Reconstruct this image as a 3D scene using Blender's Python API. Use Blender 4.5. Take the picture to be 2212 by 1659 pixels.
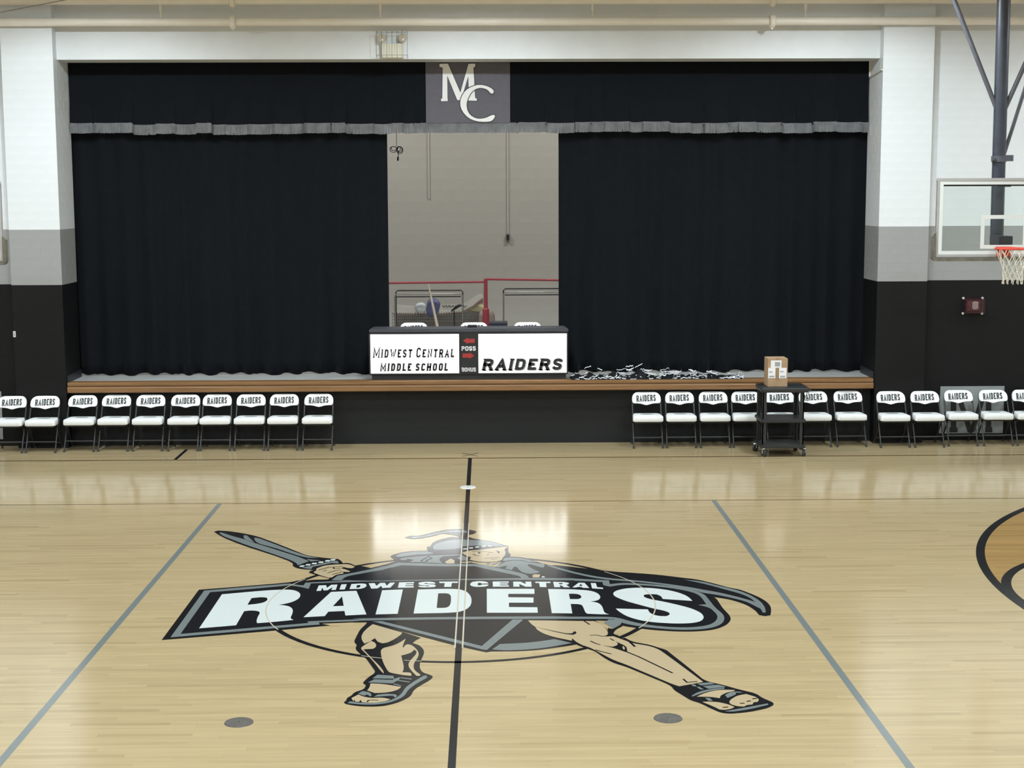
import bpy, bmesh, math, random
from mathutils import Vector, Matrix
from mathutils.geometry import tessellate_polygon

random.seed(7)
for o in list(bpy.data.objects):
    bpy.data.objects.remove(o, do_unlink=True)
scene = bpy.context.scene
COL = scene.collection

# ------------------------------------------------------------------ camera
FPX = 3278.871                       # focal length in pixels of the 2212 px wide frame
CAM = Vector((0.2496, 0.0, 3.8129))
RM = ((0.99984958, -0.01702579, -0.00330662),
      (-0.00543116, -0.12629375, -0.99197802),
      (0.01647161, 0.99184677, -0.12636722))     # rows: right, down, forward
cam_data = bpy.data.cameras.new('camera')
cam_data.sensor_fit = 'HORIZONTAL'
cam_data.sensor_width = 36.0
cam_data.lens = FPX / 2212 * 36.0
cam_data.clip_end = 200
cam = bpy.data.objects.new('camera', cam_data)
COL.objects.link(cam)
r, d, f = (Vector(v) for v in RM)
m = Matrix((r, -d, -f)).transposed().to_4x4()
m.translation = CAM
cam.matrix_world = m
scene.camera = cam

def at(u, v, Y):
    """point of the plane y = Y (metres from the camera) seen at pixel u, v"""
    k = r * ((u - 1106) / FPX) + d * ((v - 829.5) / FPX) + f
    return CAM + k * (Y / k.y)

# ------------------------------------------------------------------ world, lamps, exposure
world = bpy.data.worlds.new('world')
scene.world = world
world.use_nodes = True
world.node_tree.nodes['Background'].inputs[0].default_value = (1.0, 0.97, 0.92, 1)
world.node_tree.nodes['Background'].inputs[1].default_value = 0.0
vs = scene.view_settings
vs.view_transform = 'Standard'
vs.look = 'None'
vs.exposure = 0.0
vs.gamma = 1.0
vs.use_curve_mapping = False

def lamp(name, loc, sx, sy, watt, color, spread=180, rot=(0, 0, 0)):
    l = bpy.data.lights.new(name, 'AREA')
    l.shape = 'RECTANGLE'
    l.size, l.size_y = sx, sy
    l.energy = watt
    l.color = color
    l.spread = math.radians(spread)
    o = bpy.data.objects.new(name, l)
    o.location = loc
    o.rotation_euler = rot
    COL.objects.link(o)
    return o
GYM = (0.85, 0.96, 1.02)
def globe(name, loc, watt, rad):
    l = bpy.data.lights.new(name, 'POINT')
    l.energy = watt
    l.shadow_soft_size = rad
    l.color = GYM
    o = bpy.data.objects.new(name, l)
    o.location = loc
    COL.objects.link(o)
LAMP_X, LAMP_Y, LAMP_Z = (-11.0, -5.5, 0.05, 5.2, 10.8), 20.2, 6.58
for X in LAMP_X:
    globe('wall_row_lamp', (X, LAMP_Y, LAMP_Z), 240, 0.07)      # globe lamps of the row next to the stage wall
    lamp('wall_fill_light', (X, 18.8, 6.9), 0.7, 0.7, 92, GYM, 120, (math.radians(20), 0, 0))  # added fill, tilted at the stage wall to brighten it; no fixture of its own
    for Y in (14.2, 8.4, 2.6):
        lamp('ceiling_lamp', (X, Y, 6.95), 1.2, 0.6, 193, GYM, 160)
for X in (-2.6, 2.6):
    lamp('stage_lamp', (X, 25.6, 7.2), 2.4, 0.4, 140, (0.97, 0.97, 0.97), 175)

# ------------------------------------------------------------------ materials
def nodes_of(name):
    mt = bpy.data.materials.new(name)
    mt.use_nodes = True
    return mt, mt.node_tree.nodes, mt.node_tree.links, mt.node_tree.nodes['Principled BSDF']

def mat(name, col, rough=0.6, metal=0.0, spec=0.5, var=0.0, scale=8.0, bump=0.0, emit=0.0, sheen=0.0, bscale=None):
    mt, n, l, b = nodes_of(name)
    b.inputs['Base Color'].default_value = (*col, 1)
    b.inputs['Roughness'].default_value = rough
    b.inputs['Metallic'].default_value = metal
    b.inputs['Specular IOR Level'].default_value = spec
    if sheen:
        b.inputs['Sheen Weight'].default_value = sheen
    if emit:
        b.inputs['Emission Color'].default_value = (*col, 1)
        b.inputs['Emission Strength'].default_value = emit
    tc = n.new('ShaderNodeTexCoord')
    if var:
        nz = n.new('ShaderNodeTexNoise')
        nz.inputs['Scale'].default_value = scale
        nz.inputs['Detail'].default_value = 4
        rp = n.new('ShaderNodeValToRGB')
        rp.color_ramp.elements[0].color = (*[c * (1 - var) for c in col], 1)
        rp.color_ramp.elements[1].color = (*[min(1, c * (1 + var)) for c in col], 1)
        rp.color_ramp.elements[0].position = 0.3
        rp.color_ramp.elements[1].position = 0.7
        l.new(tc.outputs['Object'], nz.inputs['Vector'])
        l.new(nz.outputs['Fac'], rp.inputs['Fac'])
        l.new(rp.outputs['Color'], b.inputs['Base Color'])
    if bump:
        nb = n.new('ShaderNodeTexNoise')
        nb.inputs['Scale'].default_value = bscale or scale * 6
        bp = n.new('ShaderNodeBump')
        bp.inputs['Strength'].default_value = bump
        bp.inputs['Distance'].default_value = 0.01
        l.new(tc.outputs['Object'], nb.inputs['Vector'])
        l.new(nb.outputs['Fac'], bp.inputs['Height'])
        l.new(bp.outputs['Normal'], b.inputs['Normal'])
    return mt

FLOOR_ROUGH = 0.14
FLOOR_SPEC = 0.43
def finish_bump(n, l, b):
    """faint waviness of the varnish, the same over boards and paint"""
    tc = n.new('ShaderNodeTexCoord')
    mp = n.new('ShaderNodeMapping')
    mp.inputs['Scale'].default_value = (6.0, 1.2, 1.0)
    nz = n.new('ShaderNodeTexNoise')
    nz.inputs['Scale'].default_value = 1.0
    nz.inputs['Detail'].default_value = 3
    bp = n.new('ShaderNodeBump')
    bp.inputs['Strength'].default_value = 0.25
    bp.inputs['Distance'].default_value = 0.004
    l.new(tc.outputs['Object'], mp.inputs['Vector'])
    l.new(mp.outputs['Vector'], nz.inputs['Vector'])
    l.new(nz.outputs['Fac'], bp.inputs['Height'])
    l.new(bp.outputs['Normal'], b.inputs['Normal'])

def wood_floor(name, light, dark, seam):
    """strip flooring: boards 57 mm wide with random lengths, ends and tones"""
    mt, n, l, b = nodes_of(name)
    def mth(op, a, c=None):
        k = n.new('ShaderNodeMath')
        k.operation = op
        for i, q in enumerate((a, c)):
            if q is None:
                continue
            if isinstance(q, (int, float)):
                k.inputs[i].default_value = q
            else:
                l.new(q, k.inputs[i])
        return k.outputs[0]
    tc = n.new('ShaderNodeTexCoord')
    sx = n.new('ShaderNodeSeparateXYZ')
    l.new(tc.outputs['Object'], sx.inputs[0])
    v = mth('DIVIDE', sx.outputs['Y'], 0.0572)
    row = mth('FLOOR', v)
    wn = n.new('ShaderNodeTexWhiteNoise')
    wn.noise_dimensions = '1D'
    l.new(row, wn.inputs['W'])
    u = mth('ADD', mth('DIVIDE', sx.outputs['X'], 0.95), mth('MULTIPLY', wn.outputs['Value'], 37.0))
    # uneven board lengths
    u = mth('ADD', u, mth('MULTIPLY', mth('SINE', mth('MULTIPLY', u, 2.3)), 0.22))
    brd = mth('FLOOR', u)
    cb = n.new('ShaderNodeCombineXYZ')
    l.new(row, cb.inputs[0])
    l.new(brd, cb.inputs[1])
    w2 = n.new('ShaderNodeTexWhiteNoise')
    w2.noise_dimensions = '3D'
    l.new(cb.outputs[0], w2.inputs['Vector'])
    tone = n.new('ShaderNodeValToRGB')
    cr = tone.color_ramp
    cr.elements[0].position = 0.0
    cr.elements[0].color = (*dark, 1)
    cr.elements[1].position = 1.0
    cr.elements[1].color = (*[c * 1.05 for c in light], 1)
    mid = cr.elements.new(0.10)
    mid.color = (*[(a * 0.35 + c * 0.65) for a, c in zip(dark, light)], 1)
    m2 = cr.elements.new(0.6)
    m2.color = (*light, 1)
    l.new(w2.outputs['Value'], tone.inputs['Fac'])
    mp = n.new('ShaderNodeMapping')
    mp.inputs['Scale'].default_value = (1.3, 26.0, 1.0)
    nz = n.new('ShaderNodeTexNoise')
    nz.inputs['Scale'].default_value = 1.0
    nz.inputs['Detail'].default_value = 5
    l.new(tc.outputs['Object'], mp.inputs['Vector'])
    l.new(mp.outputs['Vector'], nz.inputs['Vector'])
    rp = n.new('ShaderNodeValToRGB')
    rp.color_ramp.elements[0].position = 0.28
    rp.color_ramp.elements[0].color = (0.84, 0.81, 0.76, 1)
    rp.color_ramp.elements[1].position = 0.6
    rp.color_ramp.elements[1].color = (1.03, 1.025, 1.02, 1)
    l.new(nz.outputs['Fac'], rp.inputs['Fac'])
    big = n.new('ShaderNodeTexNoise')
    big.inputs['Scale'].default_value = 0.9
    l.new(tc.outputs['Object'], big.inputs['Vector'])
    mx = n.new('ShaderNodeMix')
    mx.data_type = 'RGBA'
    mx.blend_type = 'MULTIPLY'
    l.new(mth('MULTIPLY', big.outputs['Fac'], 1.2), mx.inputs['Factor'])
    l.new(tone.outputs['Color'], mx.inputs['A'])
    l.new(rp.outputs['Color'], mx.inputs['B'])
    # seams
    fv, fu = mth('FRACT', v), mth('FRACT', u)
    line = mth('MAXIMUM', mth('LESS_THAN', fv, 0.014), mth('LESS_THAN', fu, 0.0012))
    m3 = n.new('ShaderNodeMix')
    m3.data_type = 'RGBA'
    l.new(mth('MULTIPLY', line, 0.4), m3.inputs['Factor'])
    l.new(mx.outputs['Result'], m3.inputs['A'])
    m3.inputs['B'].default_value = (*seam, 1)
    l.new(m3.outputs['Result'], b.inputs['Base Color'])
    b.inputs['Roughness'].default_value = FLOOR_ROUGH
    b.inputs['Specular IOR Level'].default_value = FLOOR_SPEC
    finish_bump(n, l, b)
    return mt

def floor_paint(name, col):
    mt, n, l, b = nodes_of(name)
    b.inputs['Base Color'].default_value = (*col, 1)
    b.inputs['Roughness'].default_value = FLOOR_ROUGH
    b.inputs['Specular IOR Level'].default_value = FLOOR_SPEC
    finish_bump(n, l, b)
    return mt

def plank_wood(name, ca, cb, sc=(1.5, 30, 30), rough=0.4):
    mt, n, l, b = nodes_of(name)
    tc = n.new('ShaderNodeTexCoord')
    mp = n.new('ShaderNodeMapping')
    mp.inputs['Scale'].default_value = sc
    nz = n.new('ShaderNodeTexNoise')
    nz.inputs['Scale'].default_value = 1.0
    nz.inputs['Detail'].default_value = 5
    rp = n.new('ShaderNodeValToRGB')
    rp.color_ramp.elements[0].position = 0.3
    rp.color_ramp.elements[0].color = (*ca, 1)
    rp.color_ramp.elements[1].position = 0.7
    rp.color_ramp.elements[1].color = (*cb, 1)
    l.new(tc.outputs['Object'], mp.inputs['Vector'])
    l.new(mp.outputs['Vector'], nz.inputs['Vector'])
    l.new(nz.outputs['Fac'], rp.inputs['Fac'])
    l.new(rp.outputs['Color'], b.inputs['Base Color'])
    b.inputs['Roughness'].default_value = rough
    return mt

def glass_mat(name):
    mt, n, l, b = nodes_of(name)
    n.remove(b)
    tr = n.new('ShaderNodeBsdfTransparent')
    tr.inputs['Color'].default_value = (0.95, 0.978, 0.968, 1)
    gl = n.new('ShaderNodeBsdfGlossy')
    gl.inputs['Roughness'].default_value = 0.03
    fr = n.new('ShaderNodeFresnel')
    fr.inputs['IOR'].default_value = 1.45
    mx = n.new('ShaderNodeMixShader')
    l.new(fr.outputs[0], mx.inputs[0])
    l.new(tr.outputs[0], mx.inputs[1])
    l.new(gl.outputs[0], mx.inputs[2])
    l.new(mx.outputs[0], n['Material Output'].inputs['Surface'])
    return mt

M = {}
M['maple'] = wood_floor('maple_floor', (0.400, 0.312, 0.178), (0.342, 0.262, 0.146), (0.19, 0.13, 0.07))
M['stained'] = wood_floor('stained_maple_floor', (0.33, 0.205, 0.078), (0.27, 0.165, 0.058), (0.16, 0.08, 0.03))
M['pk'] = floor_paint('floor_paint_black', (0.010, 0.010, 0.011))
M['pg'] = floor_paint('floor_paint_gray', (0.15, 0.17, 0.17))
M['pw'] = floor_paint('floor_paint_white', (0.53, 0.57, 0.565))
M['pt'] = floor_paint('floor_paint_tan', (0.40, 0.315, 0.195))
M['pl'] = floor_paint('floor_paint_light_line', (0.48, 0.43, 0.34))
M['pb'] = floor_paint('floor_paint_brown_line', (0.10, 0.055, 0.02))
M['wall_white'] = mat('wall_paint_white', (0.68, 0.70, 0.72), 0.55, var=0.03, scale=3, bump=0.15, bscale=60)
M['wall_gray'] = mat('wall_paint_gray', (0.285, 0.287, 0.285), 0.55, var=0.03, scale=3, bump=0.15, bscale=60)
M['wall_black'] = mat('wall_paint_black', (0.0042, 0.0046, 0.0050), 0.55, spec=0.22, var=0.1, scale=3, bump=0.15, bscale=60)
M['stage_front'] = mat('stage_front_paint_black', (0.0098, 0.0112, 0.0125), 0.5, spec=0.3, var=0.1, scale=3, bump=0.15, bscale=60)
M['shade'] = mat('lamp_shade_enamel', (0.55, 0.55, 0.54), 0.4, var=0.03)
M['stage_wall'] = mat('stage_wall_paint', (0.515, 0.49, 0.43), 0.6, var=0.04, scale=2, bump=0.15, bscale=60)
M['ceiling'] = mat('ceiling_paint', (0.80, 0.785, 0.75), 0.8, var=0.04, scale=1)
M['far_wall'] = mat('far_wall_paint', (0.60, 0.585, 0.56), 0.7, var=0.04, scale=1)
M['pipe'] = mat('pipe_paint', (0.78, 0.73, 0.66), 0.4, var=0.03, scale=4)
M['curtain'] = mat('curtain_velour', (0.0030, 0.0046, 0.0070), 0.9, spec=0.15, var=0.15, scale=14, sheen=0.03)
M['fringe'] = mat('fringe_gray', (0.142, 0.146, 0.153), 0.75, var=0.22, scale=7)  # tone noise puts shading of the folds into the colour
M['banner_gray'] = mat('banner_cloth', (0.105, 0.098, 0.118), 0.85, var=0.06, scale=10)
M['cloth_white'] = mat('letter_cloth_white', (0.78, 0.78, 0.78), 0.8, var=0.02, scale=10)
M['outline'] = mat('letter_outline', (0.045, 0.042, 0.05), 0.85, var=0.02)
M['stage_floor'] = mat('stage_floor_paint', (0.38, 0.39, 0.38), 0.5, var=0.08, scale=2)
M['lip'] = plank_wood('stage_edge_oak', (0.165, 0.082, 0.032), (0.25, 0.132, 0.056), (1.2, 26, 26))
M['vinyl_white'] = mat('chair_vinyl_white', (0.80, 0.81, 0.81), 0.38, var=0.02, scale=20)
M['chair_metal'] = mat('chair_tube_black', (0.016, 0.016, 0.017), 0.35, spec=0.5, var=0.1)
M['rubber'] = mat('rubber_gray', (0.030, 0.030, 0.030), 0.6, var=0.1)
M['print_black'] = mat('print_black', (0.014, 0.014, 0.016), 0.5, var=0.05)
M['print_gray'] = mat('print_gray', (0.30, 0.31, 0.32), 0.5, var=0.05)
M['table_black'] = mat('table_laminate', (0.020, 0.021, 0.026), 0.45, var=0.1)
M['table_top'] = mat('table_top_vinyl', (0.048, 0.050, 0.062), 0.5, var=0.08)
M['sign_light'] = mat('backlit_sign', (0.985, 0.985, 1.0), 0.4, emit=2.2)
M['red_lamp'] = mat('arrow_red', (0.33, 0.03, 0.03), 0.4, var=0.05)
M['green_lamp'] = mat('bonus_lamp_green', (0.02, 0.055, 0.045), 0.4, var=0.05)
M['cart'] = mat('cart_plastic_black', (0.020, 0.021, 0.022), 0.5, var=0.12, scale=20)
M['steel'] = mat('steel', (0.45, 0.45, 0.45), 0.35, metal=0.8, var=0.05)
M['cardboard'] = mat('cardboard', (0.36, 0.235, 0.135), 0.8, var=0.08, scale=12)
M['cardboard_dark'] = mat('cardboard_tape', (0.29, 0.185, 0.10), 0.5, var=0.05)
M['paper'] = mat('paper_white', (0.74, 0.74, 0.76), 0.7, var=0.03)
M['mast'] = mat('mast_blue_gray_paint', (0.038, 0.042, 0.058), 0.4, var=0.15, scale=6)
M['brace'] = mat('brace_gray_paint', (0.085, 0.088, 0.105), 0.4, var=0.1, scale=6)
M['frame_alu'] = mat('board_frame_gray', (0.42, 0.41, 0.41), 0.4, metal=0.1, var=0.04)
M['board_white'] = mat('board_print_white', (0.72, 0.75, 0.75), 0.45, var=0.02)
M['foam'] = mat('board_pad_foam', (0.145, 0.13, 0.105), 0.8, var=0.25, scale=14)
M['rim'] = mat('rim_orange_red', (0.62, 0.055, 0.03), 0.4, var=0.05)
M['cord'] = mat('net_cord', (0.66, 0.62, 0.52), 0.8, var=0.05)
M['glass'] = glass_mat('board_glass')
M['alarm_red'] = mat('alarm_cage_red', (0.085, 0.016, 0.02), 0.4, var=0.1)
M['alarm_light'] = mat('alarm_strobe', (0.62, 0.52, 0.52), 0.2, var=0.05)
M['beige'] = mat('emergency_light_beige', (0.66, 0.63, 0.52), 0.5, var=0.03)
M['wire'] = mat('guard_wire', (0.22, 0.22, 0.22), 0.4, metal=0.5, var=0.05)
M['lampglass'] = mat('emergency_lamp_glass', (0.80, 0.77, 0.72), 0.18, metal=0.9, var=0.05)
M['panel_gray'] = mat('wall_panel_gray', (0.26, 0.28, 0.28), 0.6, var=0.04)
M['cover'] = mat('floor_cover_metal', (0.10, 0.092, 0.082), 0.45, metal=0.3, var=0.25, scale=30)
M['cover_bright'] = mat('floor_cover_polished', (0.75, 0.75, 0.74), 0.3, metal=0.4, var=0.05)
M['streamer_black'] = mat('streamer_black', (0.006, 0.0065, 0.008), 0.8, spec=0.2, var=0.2, scale=30)
M['streamer_white'] = mat('streamer_white', (0.62, 0.64, 0.68), 0.4, var=0.1, scale=30)
M['red_pole'] = mat('padded_red', (0.34, 0.045, 0.055), 0.6, var=0.1)
M['chrome'] = mat('rack_tube', (0.36, 0.34, 0.31), 0.4, metal=0.5, var=0.1)
M['dark_tube'] = mat('rack_tube_dark', (0.035, 0.033, 0.03), 0.5, var=0.1)
M['cream'] = mat('banner_cream', (0.60, 0.56, 0.48), 0.8, var=0.06)
M['pink_edge'] = mat('banner_brown_edge', (0.33, 0.20, 0.15), 0.8, var=0.06)
M['yellow_cloth'] = mat('cloth_yellow', (0.46, 0.42, 0.24), 0.85, var=0.06)
M['blue_cloth'] = mat('cloth_blue', (0.13, 0.14, 0.26), 0.85, var=0.15, scale=14)
M['white_cloth'] = mat('cloth_white', (0.58, 0.60, 0.60), 0.85, var=0.05)
M['pale_wood'] = plank_wood('pole_wood', (0.42, 0.36, 0.28), (0.52, 0.45, 0.36), (20, 20, 1.5))
M['net_dark'] = mat('net_dark', (0.10, 0.095, 0.085), 0.8, var=0.1)
M['gray_case'] = mat('case_gray', (0.20, 0.18, 0.155), 0.7, var=0.1)
M['maroon'] = mat('bag_brown', (0.27, 0.20, 0.17), 0.8, var=0.15)
M['black'] = mat('matte_black', (0.012, 0.012, 0.013), 0.5, var=0.1)
M['navy_case'] = mat('case_navy', (0.03, 0.032, 0.045), 0.5, var=0.1)
M['conduit'] = mat('conduit_paint', (0.62, 0.59, 0.53), 0.5, var=0.03)
M['mesh_gray'] = mat('outlet_plate', (0.60, 0.60, 0.58), 0.5, var=0.03)

# ------------------------------------------------------------------ mesh helpers
ORG = {}

class MB:
    def __init__(self):
        self.v, self.f, self.m = [], [], []
    def poly(self, pts, mi=0):
        b = len(self.v)
        self.v += [tuple(p) for p in pts]
        self.f.append(tuple(range(b, b + len(pts))))
        self.m.append(mi)
        return self
    def tess(self, loops, mi=0):
        """flat polygon with holes; loops are lists of 3d points"""
        vl = [[Vector(p) for p in lp] for lp in loops]
        flat = [tuple(p) for lp in loops for p in lp]
        b = len(self.v)
        self.v += flat
        for t in tessellate_polygon(vl):
            a, c, e = (Vector(flat[i]) for i in t)
            if (c - a).cross(e - a).length < 1e-12:
                continue
            self.f.append(tuple(b + i for i in t))
            self.m.append(mi)
        return self
    def box(self, x0, x1, y0, y1, z0, z1, mi=0):
        b = len(self.v)
        self.v += [(x, y, z) for z in (z0, z1) for y in (y0, y1) for x in (x0, x1)]
        for q in ((0, 2, 3, 1), (4, 5, 7, 6), (0, 1, 5, 4), (2, 6, 7, 3), (0, 4, 6, 2), (1, 3, 7, 5)):
            self.f.append(tuple(b + i for i in q))
            self.m.append(mi)
        return self
    def tube(self, pts, rad, seg=8, mi=0, caps=True, close=False):
        pts = [Vector(p) for p in pts]
        n = len(pts)
        rads = rad if isinstance(rad, (list, tuple)) else [rad] * n
        b = len(self.v)
        up = None
        for i, p in enumerate(pts):
            a = pts[i - 1] if (i or close) else p
            c = pts[(i + 1) % n] if (i < n - 1 or close) else p
            t = (c - a).normalized()
            if up is None:
                up = Vector((0, 0, 1)) if abs(t.z) < 0.9 else Vector((0, 1, 0))
            s = t.cross(up)
            if s.length < 1e-6:
                s = t.cross(Vector((1, 0, 0)))
            s.normalize()
            up = s.cross(t).normalized()
            for k in range(seg):
                an = 2 * math.pi * k / seg
                q = p + (s * math.cos(an) + up * math.sin(an)) * rads[i]
                self.v.append(tuple(q))
        last = n if close else n - 1
        for i in range(last):
            for k in range(seg):
                i2 = (i + 1) % n
                k2 = (k + 1) % seg
                self.f.append((b + i * seg + k, b + i2 * seg + k, b + i2 * seg + k2, b + i * seg + k2))
                self.m.append(mi)
        if caps and not close:
            self.f.append(tuple(b + k for k in range(seg)))
            self.f.append(tuple(b + (n - 1) * seg + k for k in reversed(range(seg))))
            self.m += [mi, mi]
        return self
    def disc(self, c, r0, r1, h, seg=24, mi=0):
        """low round plate standing on c"""
        x, y, z = c
        b = len(self.v)
        for rr, zz in ((r0, z), (r1, z + h)):
            for k in range(seg):
                a = 2 * math.pi * k / seg
                self.v.append((x + rr * math.cos(a), y + rr * math.sin(a), zz))
        for k in range(seg):
            k2 = (k + 1) % seg
            self.f.append((b + k, b + k2, b + seg + k2, b + seg + k))
            self.m.append(mi)
        self.f.append(tuple(b + seg + k for k in range(seg)))
        self.m.append(mi)
        return self
    def prism(self, pts, y0, y1, mi=0):
        """polygon in x,z extruded along y"""
        self.tess([[(x, y0, z) for x, z in pts]], mi)
        self.tess([[(x, y1, z) for x, z in reversed(pts)]], mi)
        n = len(pts)
        for i in range(n):
            a, c = pts[i], pts[(i + 1) % n]
            self.poly([(a[0], y0, a[1]), (a[0], y1, a[1]), (c[0], y1, c[1]), (c[0], y0, c[1])], mi)
        return self
    def mesh(self, name, mats, smooth=False, bevel=0.0, bseg=2, off=(0, 0, 0)):
        me = bpy.data.meshes.new(name)
        me.from_pydata([(a - off[0], b_ - off[1], c - off[2]) for a, b_, c in self.v], [], self.f)
        me.polygons.foreach_set('material_index', self.m)
        for q in mats:
            me.materials.append(q if not isinstance(q, str) else M[q])
        bm = bmesh.new()
        bm.from_mesh(me)
        bmesh.ops.remove_doubles(bm, verts=bm.verts, dist=1e-6)
        if len(bm.faces) < 60000:
            bmesh.ops.recalc_face_normals(bm, faces=bm.faces)
        if bevel:
            ed = [e for e in bm.edges if len(e.link_faces) == 2 and e.calc_face_angle(0) > 0.6]
            bmesh.ops.bevel(bm, geom=ed, offset=bevel, segments=bseg, affect='EDGES', clamp_overlap=True)
        bm.to_mesh(me)
        bm.free()
        if smooth:
            me.polygons.foreach_set('use_smooth', [True] * len(me.polygons))
            if smooth != 'all':
                me.set_sharp_from_angle(angle=math.radians(40))
        return me

def obj(name, mb, mats, parent=None, smooth=False, bevel=0.0, bseg=2, label=None, kind=None):
    if isinstance(mats, str):
        mats = [mats]
    org = Vector(ORG.get(parent.name, (0, 0, 0))) if parent else Vector((0, 0, 0))
    me = mb.mesh(name, mats, smooth, bevel, bseg, org)
    o = bpy.data.objects.new(name, me)
    COL.objects.link(o)
    if parent:
        o.parent = parent
    ORG[o.name] = tuple(org)
    if label:
        o['label'] = label
    if kind:
        o['kind'] = kind
    return o

def thing(name, label, cat, loc=(0, 0, 0), group=None):
    o = bpy.data.objects.new(name, None)
    o.empty_display_size = 0.1
    COL.objects.link(o)
    o.location = loc
    ORG[o.name] = tuple(loc)
    return tag(o, label, cat, group)

def tag(o, label, cat, group=None):
    o['label'] = label
    o['category'] = cat
    if group:
        o['group'] = group
    return o

def struct(name, mb, mats, label=None, **k):
    o = obj(name, mb, mats, **k)
    o['kind'] = 'structure'
    if label:
        o['label'] = label
    return o

def dup(root, loc, rz=0.0):
    c = root.copy()
    COL.objects.link(c)
    c.location = loc
    c.rotation_euler = (0, 0, rz)
    for ch in root.children:
        a = ch.copy()
        COL.objects.link(a)
        a.parent = c
        for g in ch.children:
            b = g.copy()
            COL.objects.link(b)
            b.parent = a
    return c

def arc(cx, cz, rad, a0, a1, n=8):
    return [(cx + rad * math.cos(math.radians(a0 + (a1 - a0) * i / n)),
             cz + rad * math.sin(math.radians(a0 + (a1 - a0) * i / n))) for i in range(n + 1)]

# ------------------------------------------------------------------ lettering (drawn strokes)
GL = {
 'A': (1.0, [[(0, 0), (.5, 1), (1, 0)], [(.22, .3), (.78, .3)]], ((0, 0), (1, 0))),
 'B': (.9, [[(0, 0), (0, 1), (.7, 1), (.95, .9), (.95, .62), (.7, .53), (0, .53)], [(.7, .53), (1, .4), (1, .12), (.75, 0), (0, 0)]], ()),
 'C': (.9, [[(1, .75), (.93, .93), (.7, 1), (.3, 1), (.07, .93), (0, .75), (0, .25), (.07, .07), (.3, 0), (.7, 0), (.93, .07), (1, .25)]], ()),
 'D': (.92, [[(0, 0), (0, 1), (.62, 1), (.9, .92), (1, .72), (1, .28), (.9, .08), (.62, 0), (0, 0)]], ()),
 'E': (.82, [[(1, 1), (0, 1), (0, 0), (1, 0)], [(0, .52), (.85, .52)]], ()),
 'H': (.95, [[(0, 0), (0, 1)], [(1, 0), (1, 1)], [(0, .5), (1, .5)]], ((0, 0), (0, 1), (1, 0), (1, 1))),
 'I': (.0, [[(.5, 0), (.5, 1)]], ((.5, 0), (.5, 1))),
 'L': (.8, [[(0, 1), (0, 0), (1, 0), (1, .18)]], ((0, 1),)),
 'M': (1.25, [[(0, 0), (0, 1), (.5, .15), (1, 1), (1, 0)]], ((0, 0), (1, 0), (0, 1), (1, 1))),
 'N': (1.0, [[(0, 0), (0, 1), (1, 0), (1, 1)]], ((0, 0), (1, 1), (0, 1))),
 'O': (.95, [[(.3, 1), (.07, .93), (0, .75), (0, .25), (.07, .07), (.3, 0), (.7, 0), (.93, .07), (1, .25), (1, .75), (.93, .93), (.7, 1), (.3, 1)]], ()),
 'P': (.88, [[(0, 0), (0, 1), (.7, 1), (.95, .92), (1, .75), (.95, .58), (.7, .48), (0, .48)]], ((0, 0),)),
 'R': (.95, [[(0, 0), (0, 1), (.7, 1), (.93, .92), (.98, .75), (.93, .58), (.7, .5), (0, .5)], [(.6, .5), (1, 0)]], ((0, 0), (1, 0), (0, 1))),
 'S': (.88, [[(1, .76), (.92, .94), (.7, 1), (.3, 1), (.06, .92), (0, .76), (.08, .6), (.35, .53), (.65, .47), (.92, .4), (1, .24), (.93, .07), (.7, 0), (.3, 0), (.07, .06), (0, .24)]], ()),
 'T': (.9, [[(0, 1), (1, 1)], [(.5, 1), (.5, 0)]], ((.5, 0),)),
 'U': (.95, [[(0, 1), (0, .25), (.08, .06), (.3, 0), (.7, 0), (.92, .06), (1, .25), (1, 1)]], ((0, 1), (1, 1))),
 'W': (1.35, [[(0, 1), (.27, 0), (.5, .8), (.73, 0), (1, 1)]], ((0, 1), (1, 1))),
}

def stroke2d(pts, t):
    """mitred band of width t along a 2d polyline, as quads"""
    n = len(pts)
    closed = pts[0] == pts[-1]
    L, R_ = [], []
    for i in range(n):
        a = pts[i - 1] if i else (pts[-2] if closed else None)
        c = pts[i + 1] if i < n - 1 else (pts[1] if closed else None)
        p = Vector(pts[i])
        ds = []
        if a:
            ds.append((p - Vector(a)).normalized())
        if c:
            ds.append((Vector(c) - p).normalized())
        nn = [Vector((-q.y, q.x)) for q in ds]
        if len(nn) == 2:
            s = nn[0] + nn[1]
            if s.length < 1e-4:
                s = nn[0].copy()
            s.normalize()
            k = 1 / max(0.5, s.dot(nn[0]))
        else:
            s, k = nn[0], 1
        L.append(p + s * (t / 2 * k))
        R_.append(p - s * (t / 2 * k))
    return [(L[i], R_[i], R_[i + 1], L[i + 1]) for i in range(n - 1)]

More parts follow.
